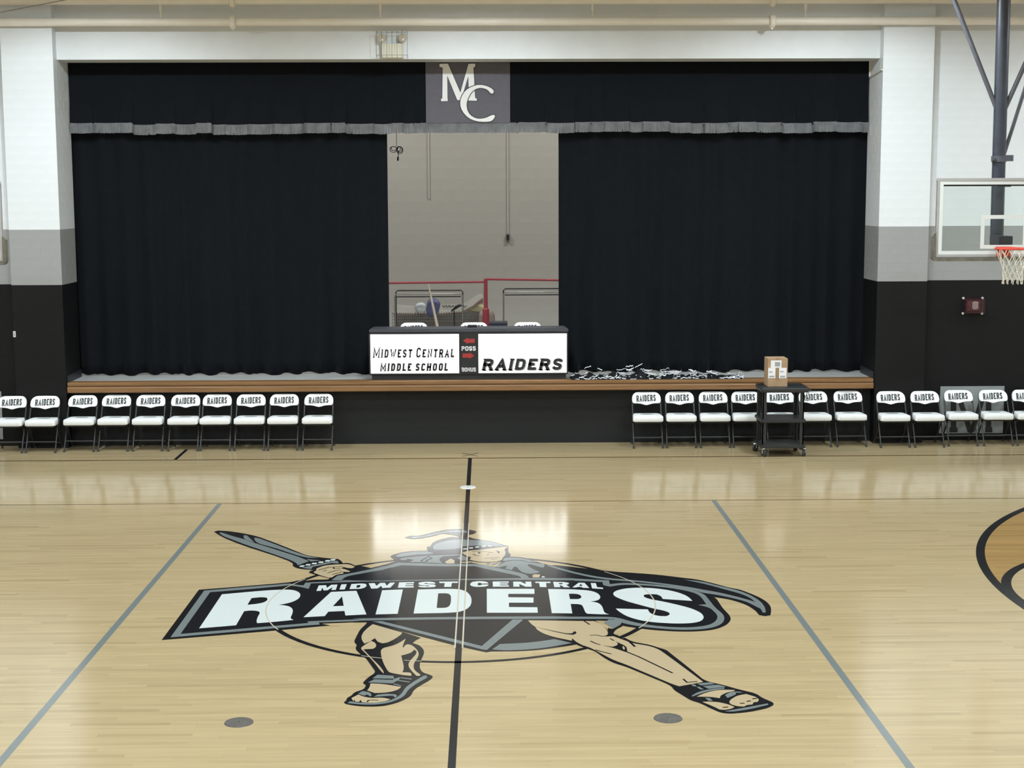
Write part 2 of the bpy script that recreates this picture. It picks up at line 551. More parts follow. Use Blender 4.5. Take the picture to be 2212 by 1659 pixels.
def text_quads(txt, h, wide=0.6, thick=0.2, gap=0.12, shear=0.0, serif=0.0, big=()):
    """quads in a plane (x to the right, z up), starting at 0,0; returns quads and length"""
    x, out = 0.0, []
    for i, ch in enumerate(txt):
        if ch == ' ':
            x += h * wide * 0.55
            continue
        hh = h * (1.18 if i in big else 1.0)
        t = thick * h
        w, strokes, ser = GL[ch]
        gw = max(w * wide * hh, t * 1.02)
        fn = lambda px, pz: (x + t / 2 + px * (gw - t), t / 2 + pz * (hh - t))
        for s in strokes:
            pts = [fn(*q) for q in s]
            if pts[0] != pts[-1]:       # run straight ends out to the full height
                for k, j in ((0, 1), (-1, -2)):
                    if s[k][1] in (0, 1):
                        dv = (Vector(pts[k]) - Vector(pts[j])).normalized()
                        if abs(dv.y) > 0.5:
                            pts[k] = tuple(Vector(pts[k]) + dv * (t / 2))
                    if s[k][0] in (0, 1):
                        dv = (Vector(pts[k]) - Vector(pts[j])).normalized()
                        if abs(dv.x) > 0.9:
                            pts[k] = tuple(Vector(pts[k]) + dv * (t / 2))
            out += stroke2d(pts, t)
        if serif:
            for q in ser:
                cx, cz = fn(*q)
                zz = (0, serif * h) if q[1] == 0 else (hh - serif * h, hh)
                e = t * 0.5 + serif * h * 0.8
                out.append(tuple(Vector(a) for a in ((cx - e, zz[0]), (cx + e, zz[0]), (cx + e, zz[1]), (cx - e, zz[1]))))
        x += gw + gap * h + (serif * h if serif else 0)
    quads = [[(p.x + shear * p.y, p.y) for p in q] for q in out]
    return quads, x - gap * h

def put_text(mb, txt, x0, x1, z0, h, y, mi=0, **k):
    """flat lettering facing -y, fitted between x0 and x1"""
    q, ln = text_quads(txt, h, **k)
    sc = (x1 - x0) / ln
    for pl in q:
        mb.poly([(x0 + a * sc, y, z0 + b) for a, b in pl], mi)

EMBLEM = [
('banner','k',2,'-2551,12681 -2542,14334 -2099,14461 -1703,14586 -1629,14656 -1553,14647 -1483,14681 -1009,14711 -106,14731 493,14733 1104,14703 1103,14694 1378,14614 1450,14570 1576,14545 1765,14497 1970,14429 2169,14320 2302,14135 2394,13917 2405,13522 2430,13305 2421,13165 2364,13012 2245,12864 2065,12803 1876,12809 1646,12875 1528,12941 1428,12995 1373,13143 1277,13163 851,13192 1016,13178 -72,13190 -966,13167 -885,13183 -1234,13140 -1149,13084 -1615,12935',[]),
('banner','g',3,'-2491,12754 -2485,14297 -2094,14426 -1697,14539 -1608,14486 -1550,14463 -1543,14570 -1005,14656 -105,14692 493,14694 1101,14660 1101,14652 1386,14580 1439,14570 1438,14424 1570,14474 1758,14435 1963,14367 2161,14260 2250,14137 2305,14017 2323,13785 2338,13542 2377,13342 2367,13184 2319,13030 2224,12915 2072,12853 1882,12858 1699,12920 1561,12984 1436,13083 1379,13212 1281,13215 852,13227 1019,13229 -73,13247 -971,13222 -887,13213 -1263,13176 -1243,13111 -1385,13076',[]),
('banner','k',4,'-2424,12856 -2416,14236 -2079,14330 -1688,14467 -1581,14414 -1484,14330 -1485,14536 -1000,14594 -104,14625 491,14619 1097,14582 1096,14567 1370,14505 1371,14385 1430,14330 1563,14400 1803,14360 2004,14264 2148,14160 2228,14058 2261,13921 2271,13673 2193,13657 2289,13554 2318,13344 2312,13238 2271,13100 2186,12983 2034,12927 1845,12942 1661,13015 1526,13121 1439,13228 1374,13272 1287,13285 856,13304 1023,13310 -75,13325 -977,13292 -892,13268 -1318,13220 -1367,13209 -1349,13161 -1635,13081',[]),
('banner','g',3,'1277,13094 1329,13203 1436,13193 1436,13062 1344,12907',[]),
('banner','k',2,'1299,12936 1336,12904 1439,13055 1438,12991 1364,12882 1335,12781 1338,12747 1382,12687 1381,12625 1327,12671 1279,12681',[]),
('letter','w',5,'-2294,13018 -2289,14154 -1977,14258 -1803,14305 -1668,14308 -1610,14278 -1565,14211 -1538,14132 -1532,14024 -1549,13931 -1591,13850 -1646,13796 -1699,13769 -1639,13747 -1586,13704 -1551,13627 -1536,13538 -1531,13429 -1533,13346 -1521,13292 -1494,13261 -1652,13205 -1805,13165 -1822,13225 -1831,13346 -1831,13500 -1850,13553 -1893,13576 -1936,13581 -1984,13557 -1984,13105',['-1988,13774 -1985,14010 -1900,14041 -1849,14026 -1827,13972 -1828,13906 -1854,13841 -1909,13804']),
('letter','w',5,'-1417,13344 -1256,14210 -1016,14246 -855,13420 -1043,13390 -1066,13540 -1211,13520 -1228,13376',['-1188,13704 -1135,14042 -1089,13714']),
('letter','w',5,'-773,13418 -770,14258 -572,14279 -573,13432',[]),
('letter','w',5,'-429,13437 -426,14275 -231,14290 -125,14293 -32,14277 39,14199 81,14046 96,13877 88,13700 60,13589 21,13516 -32,13469 -138,13448',['-225,13617 -227,14127 -156,14130 -127,14113 -106,14052 -99,13921 -101,13743 -113,13668 -136,13626 -162,13617']),
('letter','w',5,'237,14280 696,14267 691,14083 441,14090 440,13970 678,13952 672,13771 443,13778 441,13629 702,13614 701,13431 237,13444',[]),
('letter','w',5,'827,14255 1051,14239 1147,14216 1210,14195 1258,14152 1295,14085 1310,13993 1307,13926 1288,13856 1253,13817 1202,13800 1244,13778 1279,13735 1298,13661 1304,13563 1304,13451 1315,13396 1345,13362 1275,13362 1149,13385 1135,13423 1130,13501 1126,13591 1121,13659 1108,13694 1078,13713 1016,13720 1013,13400 827,13414',['1018,14074 1061,14080 1099,14066 1125,14027 1132,13962 1121,13913 1094,13885 1018,13887']),
('letter','w',5,'2159,13790 2143,13924 2093,14054 1993,14176 1846,14261 1701,14285 1561,14253 1472,14171 1437,14081 1444,13983 1478,13905 1540,13800 1659,13661 1767,13540 1858,13465 1895,13399 1894,13338 1857,13286 1798,13288 1744,13332 1715,13411 1712,13513 1420,13550 1439,13459 1494,13296 1590,13171 1717,13092 1905,13046 2052,13055 2142,13111 2188,13224 2188,13373 2117,13537 1984,13682 1875,13783 1780,13854 1731,13917 1717,13975 1737,14025 1791,14043 1851,14030 1887,13962 1889,13866',[]),
('letter','w',5,'-1401,14249 -1400,14454 -1330,14465 -1311,14363 -1280,14478 -1220,14484 -1218,14284 -1260,14280 -1258,14389 -1297,14270 -1332,14266 -1357,14370 -1357,14256',[]),
('letter','w',5,'-1184,14297 -1184,14489 -1131,14496 -1133,14301',[]),
('letter','w',5,'-1088,14308 -1087,14500 -990,14519 -950,14504 -931,14445 -942,14363 -981,14318',['-1028,14360 -1027,14457 -1001,14461 -990,14431 -998,14365']),
('letter','w',5,'-920,14523 -862,14530 -837,14423 -809,14534 -762,14538 -737,14426 -712,14539 -662,14543 -697,14350 -774,14339 -790,14422 -819,14327 -879,14320',[]),
('letter','w',5,'-624,14348 -623,14551 -476,14557 -477,14510 -552,14504 -553,14479 -478,14482 -479,14435 -556,14434 -557,14409 -475,14407 -470,14352',[]),
('letter','w',5,'-264,14490 -337,14492 -352,14517 -374,14512 -369,14487 -279,14462 -256,14420 -268,14365 -339,14348 -410,14361 -435,14411 -363,14415 -347,14390 -323,14389 -323,14414 -414,14444 -433,14486 -425,14542 -376,14569 -311,14567 -270,14532',[]),
('letter','w',5,'-230,14564 -46,14567 -47,14511 -105,14513 -109,14361 -177,14363 -174,14509 -227,14511',[]),
('letter','w',5,'254,14481 239,14540 199,14570 147,14574 94,14545 73,14474 79,14402 115,14361 167,14355 226,14368 252,14405 253,14443 187,14445 177,14412 155,14410 145,14459 155,14509 177,14509 186,14478',[]),
('letter','w',5,'295,14552 453,14552 452,14506 364,14508 363,14483 445,14475 444,14430 363,14432 363,14407 452,14399 453,14356 296,14358',[]),
('letter','w',5,'497,14543 568,14541 618,14445 615,14539 673,14540 672,14347 612,14349 553,14459 556,14351 495,14352',[]),
('letter','w',5,'712,14537 862,14527 861,14481 817,14482 816,14330 751,14332 750,14484 714,14488',[]),
('letter','w',5,'888,14526 1001,14513 1041,14476 1032,14425 1009,14410 1042,14311 984,14316 962,14384 946,14392 949,14322 891,14328',['941,14481 976,14477 981,14454 970,14432 943,14435']),
('letter','w',5,'1065,14311 1137,14486 1193,14479 1227,14281 1164,14290 1156,14320 1114,14324 1103,14305',['1133,14361 1154,14442 1167,14358']),
('letter','w',5,'1253,14469 1303,14463 1305,14311 1359,14292 1359,14240 1253,14268',[]),
('shield','k',1,'-1347,14657 -1326,14730 -1285,14778 -1259,14894 -1200,14942 -1157,15163 -1134,15250 -1078,15248 -942,15140 -818,15276 -817,15264 -697,15430 -393,15429 -1,15346 73,15341 331,15140 666,14907 879,14834 872,14677 656,14683 -105,14684 -1094,14635',[]),
('shield','g',2,'-1297,14656 -1250,14852 -1175,14891 -812,15197 -812,15194 -680,15358 -519,15330 -259,15292 -43,15276 73,15279 160,15277 331,15114 541,14928 639,14808 656,14688 -32,14665 -944,14621',[]),
('shield','k',3,'-1199,14661 -1163,14808 -804,15067 -805,15081 -635,15241 -428,15209 -212,15181 122,15175 117,15173 330,14968 497,14828 570,14751 577,14685 -32,14665 -944,14621',[]),
('shield','k',1,'-842,13186 -36,12455 233,12253 268,12277 539,12278 729,12326 988,12448 1031,12605 672,13041 602,13204 557,13217 -839,13256',[]),
('shield','g',3,'-783,13195 -701,13201 194,12430 467,13219 564,13216 236,12315 198,12331',[]),
('shield','g',3,'280,12329 348,12484 544,12504 690,12549 813,12611 883,12560 957,12493 828,12416 683,12348 540,12312 385,12300',[]),
('cape','k',1,'398,15385 408,15548 457,15592 597,15560 674,15476 765,15329 894,15193 943,15207 1320,15015 1500,14921 1905,14800 2160,14663 2312,14586 2450,14431 2565,14280 2675,14184 2776,13983 2838,13808 2859,13619 2832,13437 2798,13295 2744,13268 2696,13305 2691,13441 2639,13663 2515,13836 2394,13917 2233,14019 1440,14445 1099,14622 872,14677 656,14683 331,15123',[]),
('cape','g',3,'939,15126 1146,14879 1383,14677 1707,14562 1971,14437 2216,14278 2310,14195 2452,14091 2628,13898 2760,13715 2743,13512 2656,13764 2526,13905 2418,14005 2293,14076 2207,14210 1965,14380 1701,14503 1378,14610 1142,14805 936,15054 854,15177 851,15203',[]),
('cape','g',4,'2181,14577 2353,14497 2488,14331 2624,14190 2729,14008 2791,13779 2796,13554 2772,13381 2744,13374 2747,13530 2743,13678 2724,13861 2651,14038 2511,14209 2389,14375',[]),
('cape','g',3,'407,15394 412,15493 456,15537 553,15534 656,15468 756,15324 739,15312 679,15332 594,15419 507,15418 419,15381',[]),
('cape','g',3,'323,15149 375,15261 441,15362 528,15406 593,15390 657,15327 763,15276 823,15257 833,15177 812,15091 783,15109 718,15198 676,15243 651,15200 673,15130 712,15025 772,14921 750,14880 686,14845 623,14867 583,14935 560,15030 540,15134 510,15126 491,14997 424,15059 443,15172 395,15147 356,15105',[]),
('cape','t',3,'690,14789 719,14834 773,14820 756,14701 694,14703',[]),
('cape','w',3,'777,14704 785,14737 800,14750 812,14733 814,14700',[]),
('cape','g',3,'231,15292 246,15310 276,15326 263,15256 241,15248',[]),
('cape','g',3,'278,15229 302,15299 358,15342 389,15368 354,15289 310,15228',[]),
('cape','k',1,'-695,15385 -732,15494 -781,15623 -757,15696 -675,15806 -544,15868 -402,15873 -9,15899 75,15560 86,15290 0,15266 -432,15314',[]),
('cape','g',3,'-723,15640 -672,15759 -543,15830 -396,15835 -317,15739 -382,15694 -514,15685 -595,15636 -663,15592 -707,15599',[]),
('cape','g',3,'-681,15492 -639,15555 -488,15614 -367,15647 -50,15690 -36,15647 -216,15606 -253,15525 -255,15461 -240,15380 -216,15308 -433,15350 -568,15368 -525,15460 -588,15499 -603,15457 -638,15449',[]),
('cape','k',4,'-444,15404 -438,15449 -374,15611 -336,15527 -377,15465 -392,15384 -444,15404',22),
('cape','t',3,'-198,15361 -139,15512 -95,15429 -99,15296 -173,15298',[]),
('cape','g',3,'-75,15510 -32,15665 40,15543 29,15408 -24,15418',[]),
('cape','t',4,'-27,15356 79,15379 82,15334 34,15318 -26,15320',[]),
('head','k',2,'-401,15864 -409,16056 -369,16074 -357,16241 -292,16380 -157,16518 -45,16484 43,16501 99,16416 162,16373 293,16289 383,16157 479,16040 460,15969 473,15901 460,15788 494,15674 484,15615 457,15574 402,15385 246,15327 138,15354 50,15414 -60,15489',[]),
('head','k',2,'-674,16493 -625,16584 -509,16591 -351,16764 -237,16881 -95,16920 48,16868 110,16802 123,16745 97,16655 28,16601 -40,16463 -112,16599 -255,16687 -390,16525 -570,16419',[]),
('head','g',3,'-620,16496 -483,16545 -303,16731 -164,16828 -22,16845 21,16780 3,16704 -115,16756 -256,16712 -436,16516 -572,16453',[]),
('head','g',3,'-350,16064 -288,16239 -154,16365 -34,16382 159,16339 293,16259 383,16133 441,16037 301,16046 165,16089 -25,16052 -41,15977 -99,15937 -210,15906 -322,15900',[]),
('head','t',3,'-27,15765 45,15857 157,15888 291,15955 404,16015 472,16032 423,15903 438,15789 428,15621 405,15548 394,15425 333,15360 246,15345 137,15375 59,15450 75,15558 17,15633',[]),
('head','w',4,'-20,15913 -12,15959 30,15961 22,15908',[]),
('head','w',4,'43,15955 52,16001 94,16003 86,15950',[]),
('head','w',4,'109,15993 118,16040 160,16042 152,15988',[]),
('head','w',4,'179,16026 188,16072 230,16075 222,16021',[]),
('head','w',4,'244,16040 253,16086 296,16089 287,16034',[]),
('head','k',4,'82,15803 166,15831 246,15794 304,15736',14),
('head','k',4,'91,15696 123,15639 160,15625',16),
('head','k',4,'215,15505 290,15530 373,15549',14),
('head','k',4,'283,15457 346,15490',12),
('head','k',4,'235,15649 264,15691',9),
('head','k',4,'140,15760 157,15797 177,15731 149,15713',[]),
('head','k',4,'340,15848 380,15800 366,15701 349,15772',[]),
('sword','k',2,'-2843,16851 -2811,16912 -2689,16884 -2501,16769 -2319,16613 -2075,16286 -1838,15950 -1657,15690 -1508,15603 -1384,15546 -1314,15527 -1277,15453 -1233,15291 -1537,15074 -1667,15120 -1734,15200 -1757,15267 -1762,15347 -1814,15449 -1993,15688 -2356,16109 -2549,16359 -2715,16602',[]),
('sword','g',3,'-2778,16815 -2752,16814 -2593,16621 -2456,16488 -2301,16284 -2033,15977 -1738,15631 -1608,15443 -1704,15266 -1723,15346 -1787,15468 -2001,15743 -2368,16184 -2564,16446 -2713,16648',[]),
('sword','g',3,'-2345,16544 -2295,16520 -2066,16219 -1830,15885 -1654,15669 -1525,15575 -1635,15586 -1756,15693 -2042,16042 -2244,16247 -2311,16383',[]),
('sword','g',3,'-2479,16664 -2441,16654 -2306,16316 -2450,16479',[]),
('sword','g',3,'-1650,15546 -1576,15503 -1484,15467 -1587,15430',[]),
('sword','g',3,'-1653,15166 -1549,15261 -1373,15436 -1311,15446 -1290,15333 -1365,15355 -1542,15202 -1550,15105',[]),
('sword','w',4,'-1681,15202 -1677,15261 -1631,15264 -1634,15205',[]),
('sword','w',4,'-1625,15256 -1621,15315 -1574,15317 -1577,15258',[]),
('sword','w',4,'-1569,15309 -1564,15369 -1517,15372 -1520,15312',[]),
('sword','w',4,'-1506,15359 -1501,15419 -1455,15422 -1458,15362',[]),
('sword','w',4,'-1444,15418 -1439,15478 -1392,15481 -1396,15420',[]),
('sword','w',4,'-1393,15456 -1387,15517 -1340,15520 -1344,15459',[]),
('hand','k',3,'-1556,14961 -1551,15029 -1525,15063 -1512,15140 -1433,15277 -1343,15318 -1250,15342 -1204,15358 -1138,15294 -1104,15197 -1064,15074 -1137,14940 -1194,14875 -1269,14827 -1301,14732 -1344,14744 -1418,14820 -1464,14855 -1512,14915',[]),
('hand','t',4,'-1512,14986 -1486,15053 -1502,15122 -1430,15250 -1340,15288 -1255,15298 -1199,15301 -1143,15250 -1112,15183 -1133,15132 -1184,15138 -1222,15179 -1248,15132 -1187,15069 -1143,15005 -1153,14978 -1213,14985 -1202,14917 -1277,14864 -1300,14765 -1336,14753 -1421,14845 -1499,14943',[]),
('hand','k',5,'-1470,15061 -1379,15170 -1233,15206',16),
('hand','k',5,'-1423,15017 -1383,15046',16),
('hand','k',5,'-1368,14939 -1282,15047 -1240,15054',16),
('hand','k',5,'-1312,14879 -1232,14969 -1213,14985',16),
('hand','k',5,'-1328,15169 -1318,15116 -1248,15132',16),
('leg','k',1,'-828,13189 -838,13106 -874,12953 -886,12785 -896,12613 -889,12554 -864,12494 -869,12378 -797,12190 -758,12118 -649,11747 -701,11631 -732,11502 -727,11466 -704,11437 -710,11340 -781,11266 -793,11198 -827,11131 -824,11078 -840,11039 -824,10999 -732,10951 -621,10935 -535,10946 -451,11002 -389,11080 -341,11172 -329,11309 -271,11433 -216,11531 -189,11617 -202,11661 -280,11737 -306,11858 -309,11996 -299,12089 -284,12248 -296,12362 -340,12479 -395,12531 -371,12615 -331,12683 -511,12880 -782,13160',[]),
('leg','t',3,'-775,13108 -500,12841 -506,12783 -558,12638 -612,12546 -651,12530 -694,12573 -724,12680 -745,12634 -759,12584 -804,12526 -833,12628 -846,12732 -841,12854 -811,12996',[]),
('leg','t',3,'-828,12394 -797,12492 -750,12600 -717,12557 -700,12489 -698,12423 -719,12374 -799,12363 -734,12180 -627,11897 -589,11761 -585,11709 -621,11806 -682,12006 -768,12245',[]),
('leg','t',3,'-651,12323 -637,12396 -585,12436 -539,12485 -503,12551 -459,12661 -468,12550 -474,12417 -465,12403 -456,12466 -435,12499 -399,12473 -355,12364 -328,12249 -330,12137 -356,11982 -356,11875 -342,11784 -291,11678 -294,11649 -322,11650 -365,11769 -394,11876 -403,11968 -381,12092 -352,12202 -349,12298 -373,12340 -389,12267 -426,12220 -472,12181 -456,12062 -435,11892 -432,11786 -441,11745 -377,11732 -362,11695 -364,11651 -421,11667 -541,11737 -564,11805 -604,11973 -635,12162',[]),
('leg','t',3,'-673,11472 -569,11455 -428,11381 -443,11326 -489,11272 -555,11246 -622,11241 -685,11304 -671,11387',[]),
('leg','t',3,'-791,11130 -745,11210 -696,11155 -636,11126 -557,11138 -494,11096 -520,11057 -601,11019 -659,11021 -704,11035 -717,11088 -726,11042 -756,11050 -764,11103 -769,11057',[]),
('leg','k',4,'-664,11034 -658,11074 -624,11082 -583,11074',12),
('leg','g',3,'-666,11594 -631,11688 -503,11655 -494,11582',[]),
('leg','g',3,'-695,11494 -650,11572 -497,11553 -510,11468 -617,11485',[]),
('leg','g',3,'-448,11617 -351,11578 -359,11556 -444,11595',[]),
('leg','g',3,'-460,11552 -366,11506 -370,11485 -462,11530',[]),
('leg','g',3,'-492,11467 -425,11416 -434,11402 -493,11446',[]),
('leg','g',3,'-499,11575 -455,11617 -447,11602 -456,11552 -501,11467 -510,11468 -506,11539',[]),
('leg','g',3,'-267,11648 -244,11662 -232,11604 -318,11448 -370,11310 -390,11174 -430,11094 -496,11016 -581,10979 -690,10976 -812,11018 -794,11057 -716,11022 -605,11013 -507,11056 -445,11135 -415,11229 -395,11366 -351,11478 -288,11605',[]),
('leg','g',3,'-749,11231 -720,11291 -664,11263 -642,11207 -647,11160 -678,11208 -698,11182',[]),
('leg','g',3,'-624,11153 -597,11206 -527,11225 -463,11209 -446,11175 -458,11128 -479,11176 -523,11170',[]),
('leg2','k',1,'957,12523 959,12533 791,12670 667,12893 602,13204 1200,13178 1295,12884 1293,12765 1310,12705 1390,12611 1421,12635 1482,12510 1601,12442 1687,12337 1735,12281 1872,11757 1944,11463 2071,11365 2157,11270 2288,11160 2318,11055 2382,10950 2376,10893 2315,10823 2166,10742 2017,10710 1954,10734 1900,10820 1831,10950 1771,11010 1674,11252 1665,11345 1624,11424 1358,11838 1262,11942 1190,12100 1146,12243 1077,12335 1016,12410',[]),
('leg2','t',3,'604,13189 633,13060 667,12971 673,12902 723,12781 816,12669 960,12561 969,12627 997,12524 1044,12426 1097,12368 1139,12290 1195,12171 1268,12018 1363,11892 1672,11401 1725,11337 1925,11438 1824,11792 1712,12174 1672,12301 1596,12402 1477,12465 1388,12592 1328,12680 1269,12673 1240,12682 1277,12715 1289,12782 1285,12885 1248,13043 1195,13147',[]),
('leg2','k',4,'666,12985 752,12908 824,12851 933,12772 977,12777 987,12816 1005,12838 1017,12806 1008,12759 980,12731 932,12748 823,12826 704,12944',[]),
('leg2','k',4,'1105,13153 1147,13037',16),
('leg2','k',4,'1125,12711 1175,12723 1230,12679 1280,12698',14),
('leg2','k',4,'1119,12545 1161,12471 1197,12437',16),
('leg2','k',4,'1293,12614 1321,12548',14),
('leg2','k',4,'1330,12531 1392,12424 1411,12367 1407,12249 1397,12218 1359,12266 1295,12347 1210,12418 1293,12377 1336,12414 1348,12469',['1376,12376 1387,12392 1395,12344 1387,12289 1377,12305']),
('leg2','k',4,'1399,12234 1488,12092 1714,11662',18),
('leg2','k',4,'1144,12296 1179,12255 1267,12175',16),
('leg2','k',4,'1415,12627 1456,12495 1483,12373',22),
('leg2','k',4,'1778,11515 1797,11429 1881,11449',16),
('leg2','t',3,'1827,11093 1887,11164 1976,11229 2060,11251 2141,11237 2131,11213 2070,11184 2011,11113 1996,11053 1935,11085',[]),
('leg2','t',3,'2053,10969 2077,11027 2138,11109 2211,11144 2278,11069 2287,11010 2267,10963 2234,10952 2218,10906 2173,10895 2148,10861 2098,10869 2055,10916',[]),
('leg2','t',3,'1852,10974 1900,10979 1976,10965 2045,10905 2076,10852 2042,10813 1988,10791 1955,10803 1928,10856',[]),
('leg2','g',3,'1871,11400 1981,11429 2007,11384 1897,11355',[]),
('leg2','g',3,'1907,11336 2030,11368 2083,11319 2073,11307 1942,11273',[]),
('leg2','g',3,'1792,11118 1852,11202 1941,11261 2067,11295 2067,11270 1956,11230 1867,11165 1793,11094',[]),
('leg2','g',3,'2046,11124 2090,11183 2133,11200 2173,11199 2192,11174 2137,11176 2132,11134 2056,11057',[]),
('leg2','g',3,'1885,11068 1919,11061 1935,10995 1902,10996',[]),
('leg2','g',3,'1988,10763 2151,10838 2335,10926 2336,10897 2184,10803 2040,10750',[]),
('leg2','g',3,'1824,11383 1853,11375 1860,11331 1830,11338',[]),
('leg2','g',3,'1856,11319 1877,11325 1906,11262 1879,11256',[]),
('leg2','k',4,'2128,10932 2164,10936',18),
('leg2','k',4,'2186,10971 2218,10988',18),
('leg2','k',4,'2237,11029 2278,11046',18),
('leg2','k',4,'1985,10843 2029,10853',18),
]

# ------------------------------------------------------------------ the setting
ROW = 0.136
Z1, Z2, ZTOP = 18 * ROW, 24 * ROW, 7.4
PL0, PL1 = -6.785, -6.035            # left pilaster
PR0, PR1 = 6.090, 6.840              # right pilaster
YP, YW, YS = 22.60, 22.83, 22.82     # pilaster face, wall face, stage front
STAGE_Z = 0.98

fl = MB()
fl.box(-13.5, 13.5, -3.0, YW + 0.2, -0.12, 0.0)
floor = struct('floor', fl, 'maple', 'pale maple gymnasium floor with painted court lines')

def ring(cx, cy, ri, ro, a0, a1, z, n=96):
    mb = MB()
    for i in range(n):
        a = math.radians(a0 + (a1 - a0) * i / n)
        b = math.radians(a0 + (a1 - a0) * (i + 1) / n)
        mb.poly([(cx + ri * math.cos(a), cy + ri * math.sin(a), z), (cx + ro * math.cos(a), cy + ro * math.sin(a), z),
                 (cx + ro * math.cos(b), cy + ro * math.sin(b), z), (cx + ri * math.cos(b), cy + ri * math.sin(b), z)])
    return mb

def strip(x0, x1, y0, y1, z):
    return MB().poly([(x0, y0, z), (x1, y0, z), (x1, y1, z), (x0, y1, z)])

YC = 13.80
Z0 = 0.0005
obj('midcourt_line', strip(-0.027, 0.027, 4.0, 21.52, Z0), 'pk', floor)
obj('sideline', strip(-13.4, 13.4, 21.49, 21.545, Z0), 'pb', floor)
obj('inner_sideline', strip(-13.4, 13.4, 18.41, 18.44, Z0), 'pb', floor)
for X in (-3.048, 3.048):
    obj('attack_line', strip(X - 0.03, X + 0.03, 8.0, 18.41, Z0), 'pg', floor)
obj('center_circle', ring(0, YC, 1.775, 1.828, 0, 360, Z0), 'pk', floor)
obj('coaching_box_line', strip(-4.255, -4.205, 21.55, 22.42, Z0), 'pk', floor)
x = MB()
for s in (-1, 1):
    x.poly([(-0.125, 21.80 - s * 0.12, Z0), (-0.105, 21.80 - s * 0.135, Z0), (0.125, 21.80 + s * 0.12, Z0), (0.105, 21.80 + s * 0.135, Z0)])
obj('cross_mark', x, 'pb', floor)
for sx in (1, -1):
    cx = 11.15 * sx
    g = MB()                                       # stained field inside the three point arc
    a0 = 40
    P = [(cx - sx * 6.0 * math.cos(math.radians(t)), YC + 6.0 * math.sin(math.radians(t)), Z0 * 0.5) for t in range(-80, 81, 4)]
    P += [(sx * 13.4, YC + 5.9, Z0 * 0.5), (sx * 13.4, YC + 1.78, Z0 * 0.5)]
    P += [(7.0 * sx - sx * 1.80 * math.cos(math.radians(t)), YC + 1.80 * math.sin(math.radians(t)), Z0 * 0.5) for t in range(84, -85, -6)]
    P += [(sx * 13.4, YC - 1.78, Z0 * 0.5), (sx * 13.4, YC - 5.9, Z0 * 0.5)]
    g.tess([P])
    obj('stained_area', g, 'stained', floor)
    A = (100, 260) if sx > 0 else (-80, 80)
    obj('three_point_arc', ring(cx, YC, 5.93, 6.02, A[0], A[1], Z0), 'pk', floor)
    B = (90, 270) if sx > 0 else (-90, 90)
    obj('free_throw_arc', ring(7.0 * sx, YC, 1.74, 1.835, B[0], B[1], Z0 * 1.5), 'pk', floor)

# --- painted team emblem (outlines in millimetres on the floor)
def pp(s):
    return [tuple(int(c) / 1000 for c in t.split(',')) for t in s.split()]
def soft(pts, it=2):
    """round the gentle corners of a closed outline, keep the sharp ones"""
    for _ in range(it):
        o = []
        n = len(pts)
        for i in range(n):
            a, b, c = Vector(pts[i - 1]), Vector(pts[i]), Vector(pts[(i + 1) % n])
            u, w = b - a, c - b
            if u.length > 1e-6 and w.length > 1e-6 and abs(u.angle_signed(w)) < 0.75:
                k = 0.25 * min(u.length, w.length)
                o += [tuple(b - u.normalized() * k), tuple(b + w.normalized() * k)]
            else:
                o.append(tuple(b))
        pts = o
    return pts
EM = {'k': 'pk', 'g': 'pg', 'w': 'pw', 't': 'pt'}
LAYER = lambda n: 0.0008 + 0.0004 * n
EOFF = {'banner': 0, 'shield': 1, 'cape': 2, 'head': 3, 'sword': 4, 'hand': 5, 'leg': 6, 'leg2': 7, 'letter': 8}
def emblem_piece(mb, mats, mt, lay, pts, extra, sub=0.0):
    if EM[mt] not in mats:
        mats.append(EM[mt])
    mi = mats.index(EM[mt])
    z = LAYER(lay) + sub
    if isinstance(extra, list):
        mb.tess([[(a, b, z) for a, b in soft(pp(h))] for h in [pts] + extra], mi)
    else:
        for q in stroke2d(pp(pts), extra / 1000):
            mb.poly([(v.x, v.y, z) for v in q], mi)
emblem = None
for el in ('banner', 'shield', 'cape', 'head', 'sword', 'hand', 'leg', 'leg2'):
    mb, mats = MB(), []
    for e, mt, lay, pts, ex in EMBLEM:
        if e == el:
            emblem_piece(mb, mats, mt, lay, pts, ex, 0.00004 * EOFF[el] + 0.0000012 * len(mb.f) / 12)
    if el == 'banner':
        emblem = obj('team_emblem', mb, mats, floor, label='large black and gray team emblem painted on the floor')
    else:
        obj('leg' if el == 'leg2' else el, mb, mats, emblem)
for e, mt, lay, pts, ex in EMBLEM:
    if e == 'letter':
        mb, mats = MB(), []
        emblem_piece(mb, mats, mt, lay, pts, ex)
        obj('letter', mb, mats, emblem)
zl = LAYER(7)
for s in (-1, 1):
    obj('court_line_edge', strip(s * 0.032 - 0.0065, s * 0.032 + 0.0065, 12.37, 17.2, zl), 'pl', emblem)
for a0, a1 in ((150, 208), (-29.5, 38), (243.6, 250.4), (255.8, 260.5)):
    obj('circle_line_edge', ring(0, YC, 1.797, 1.808, a0, a1, zl, 40), 'pl', emblem)

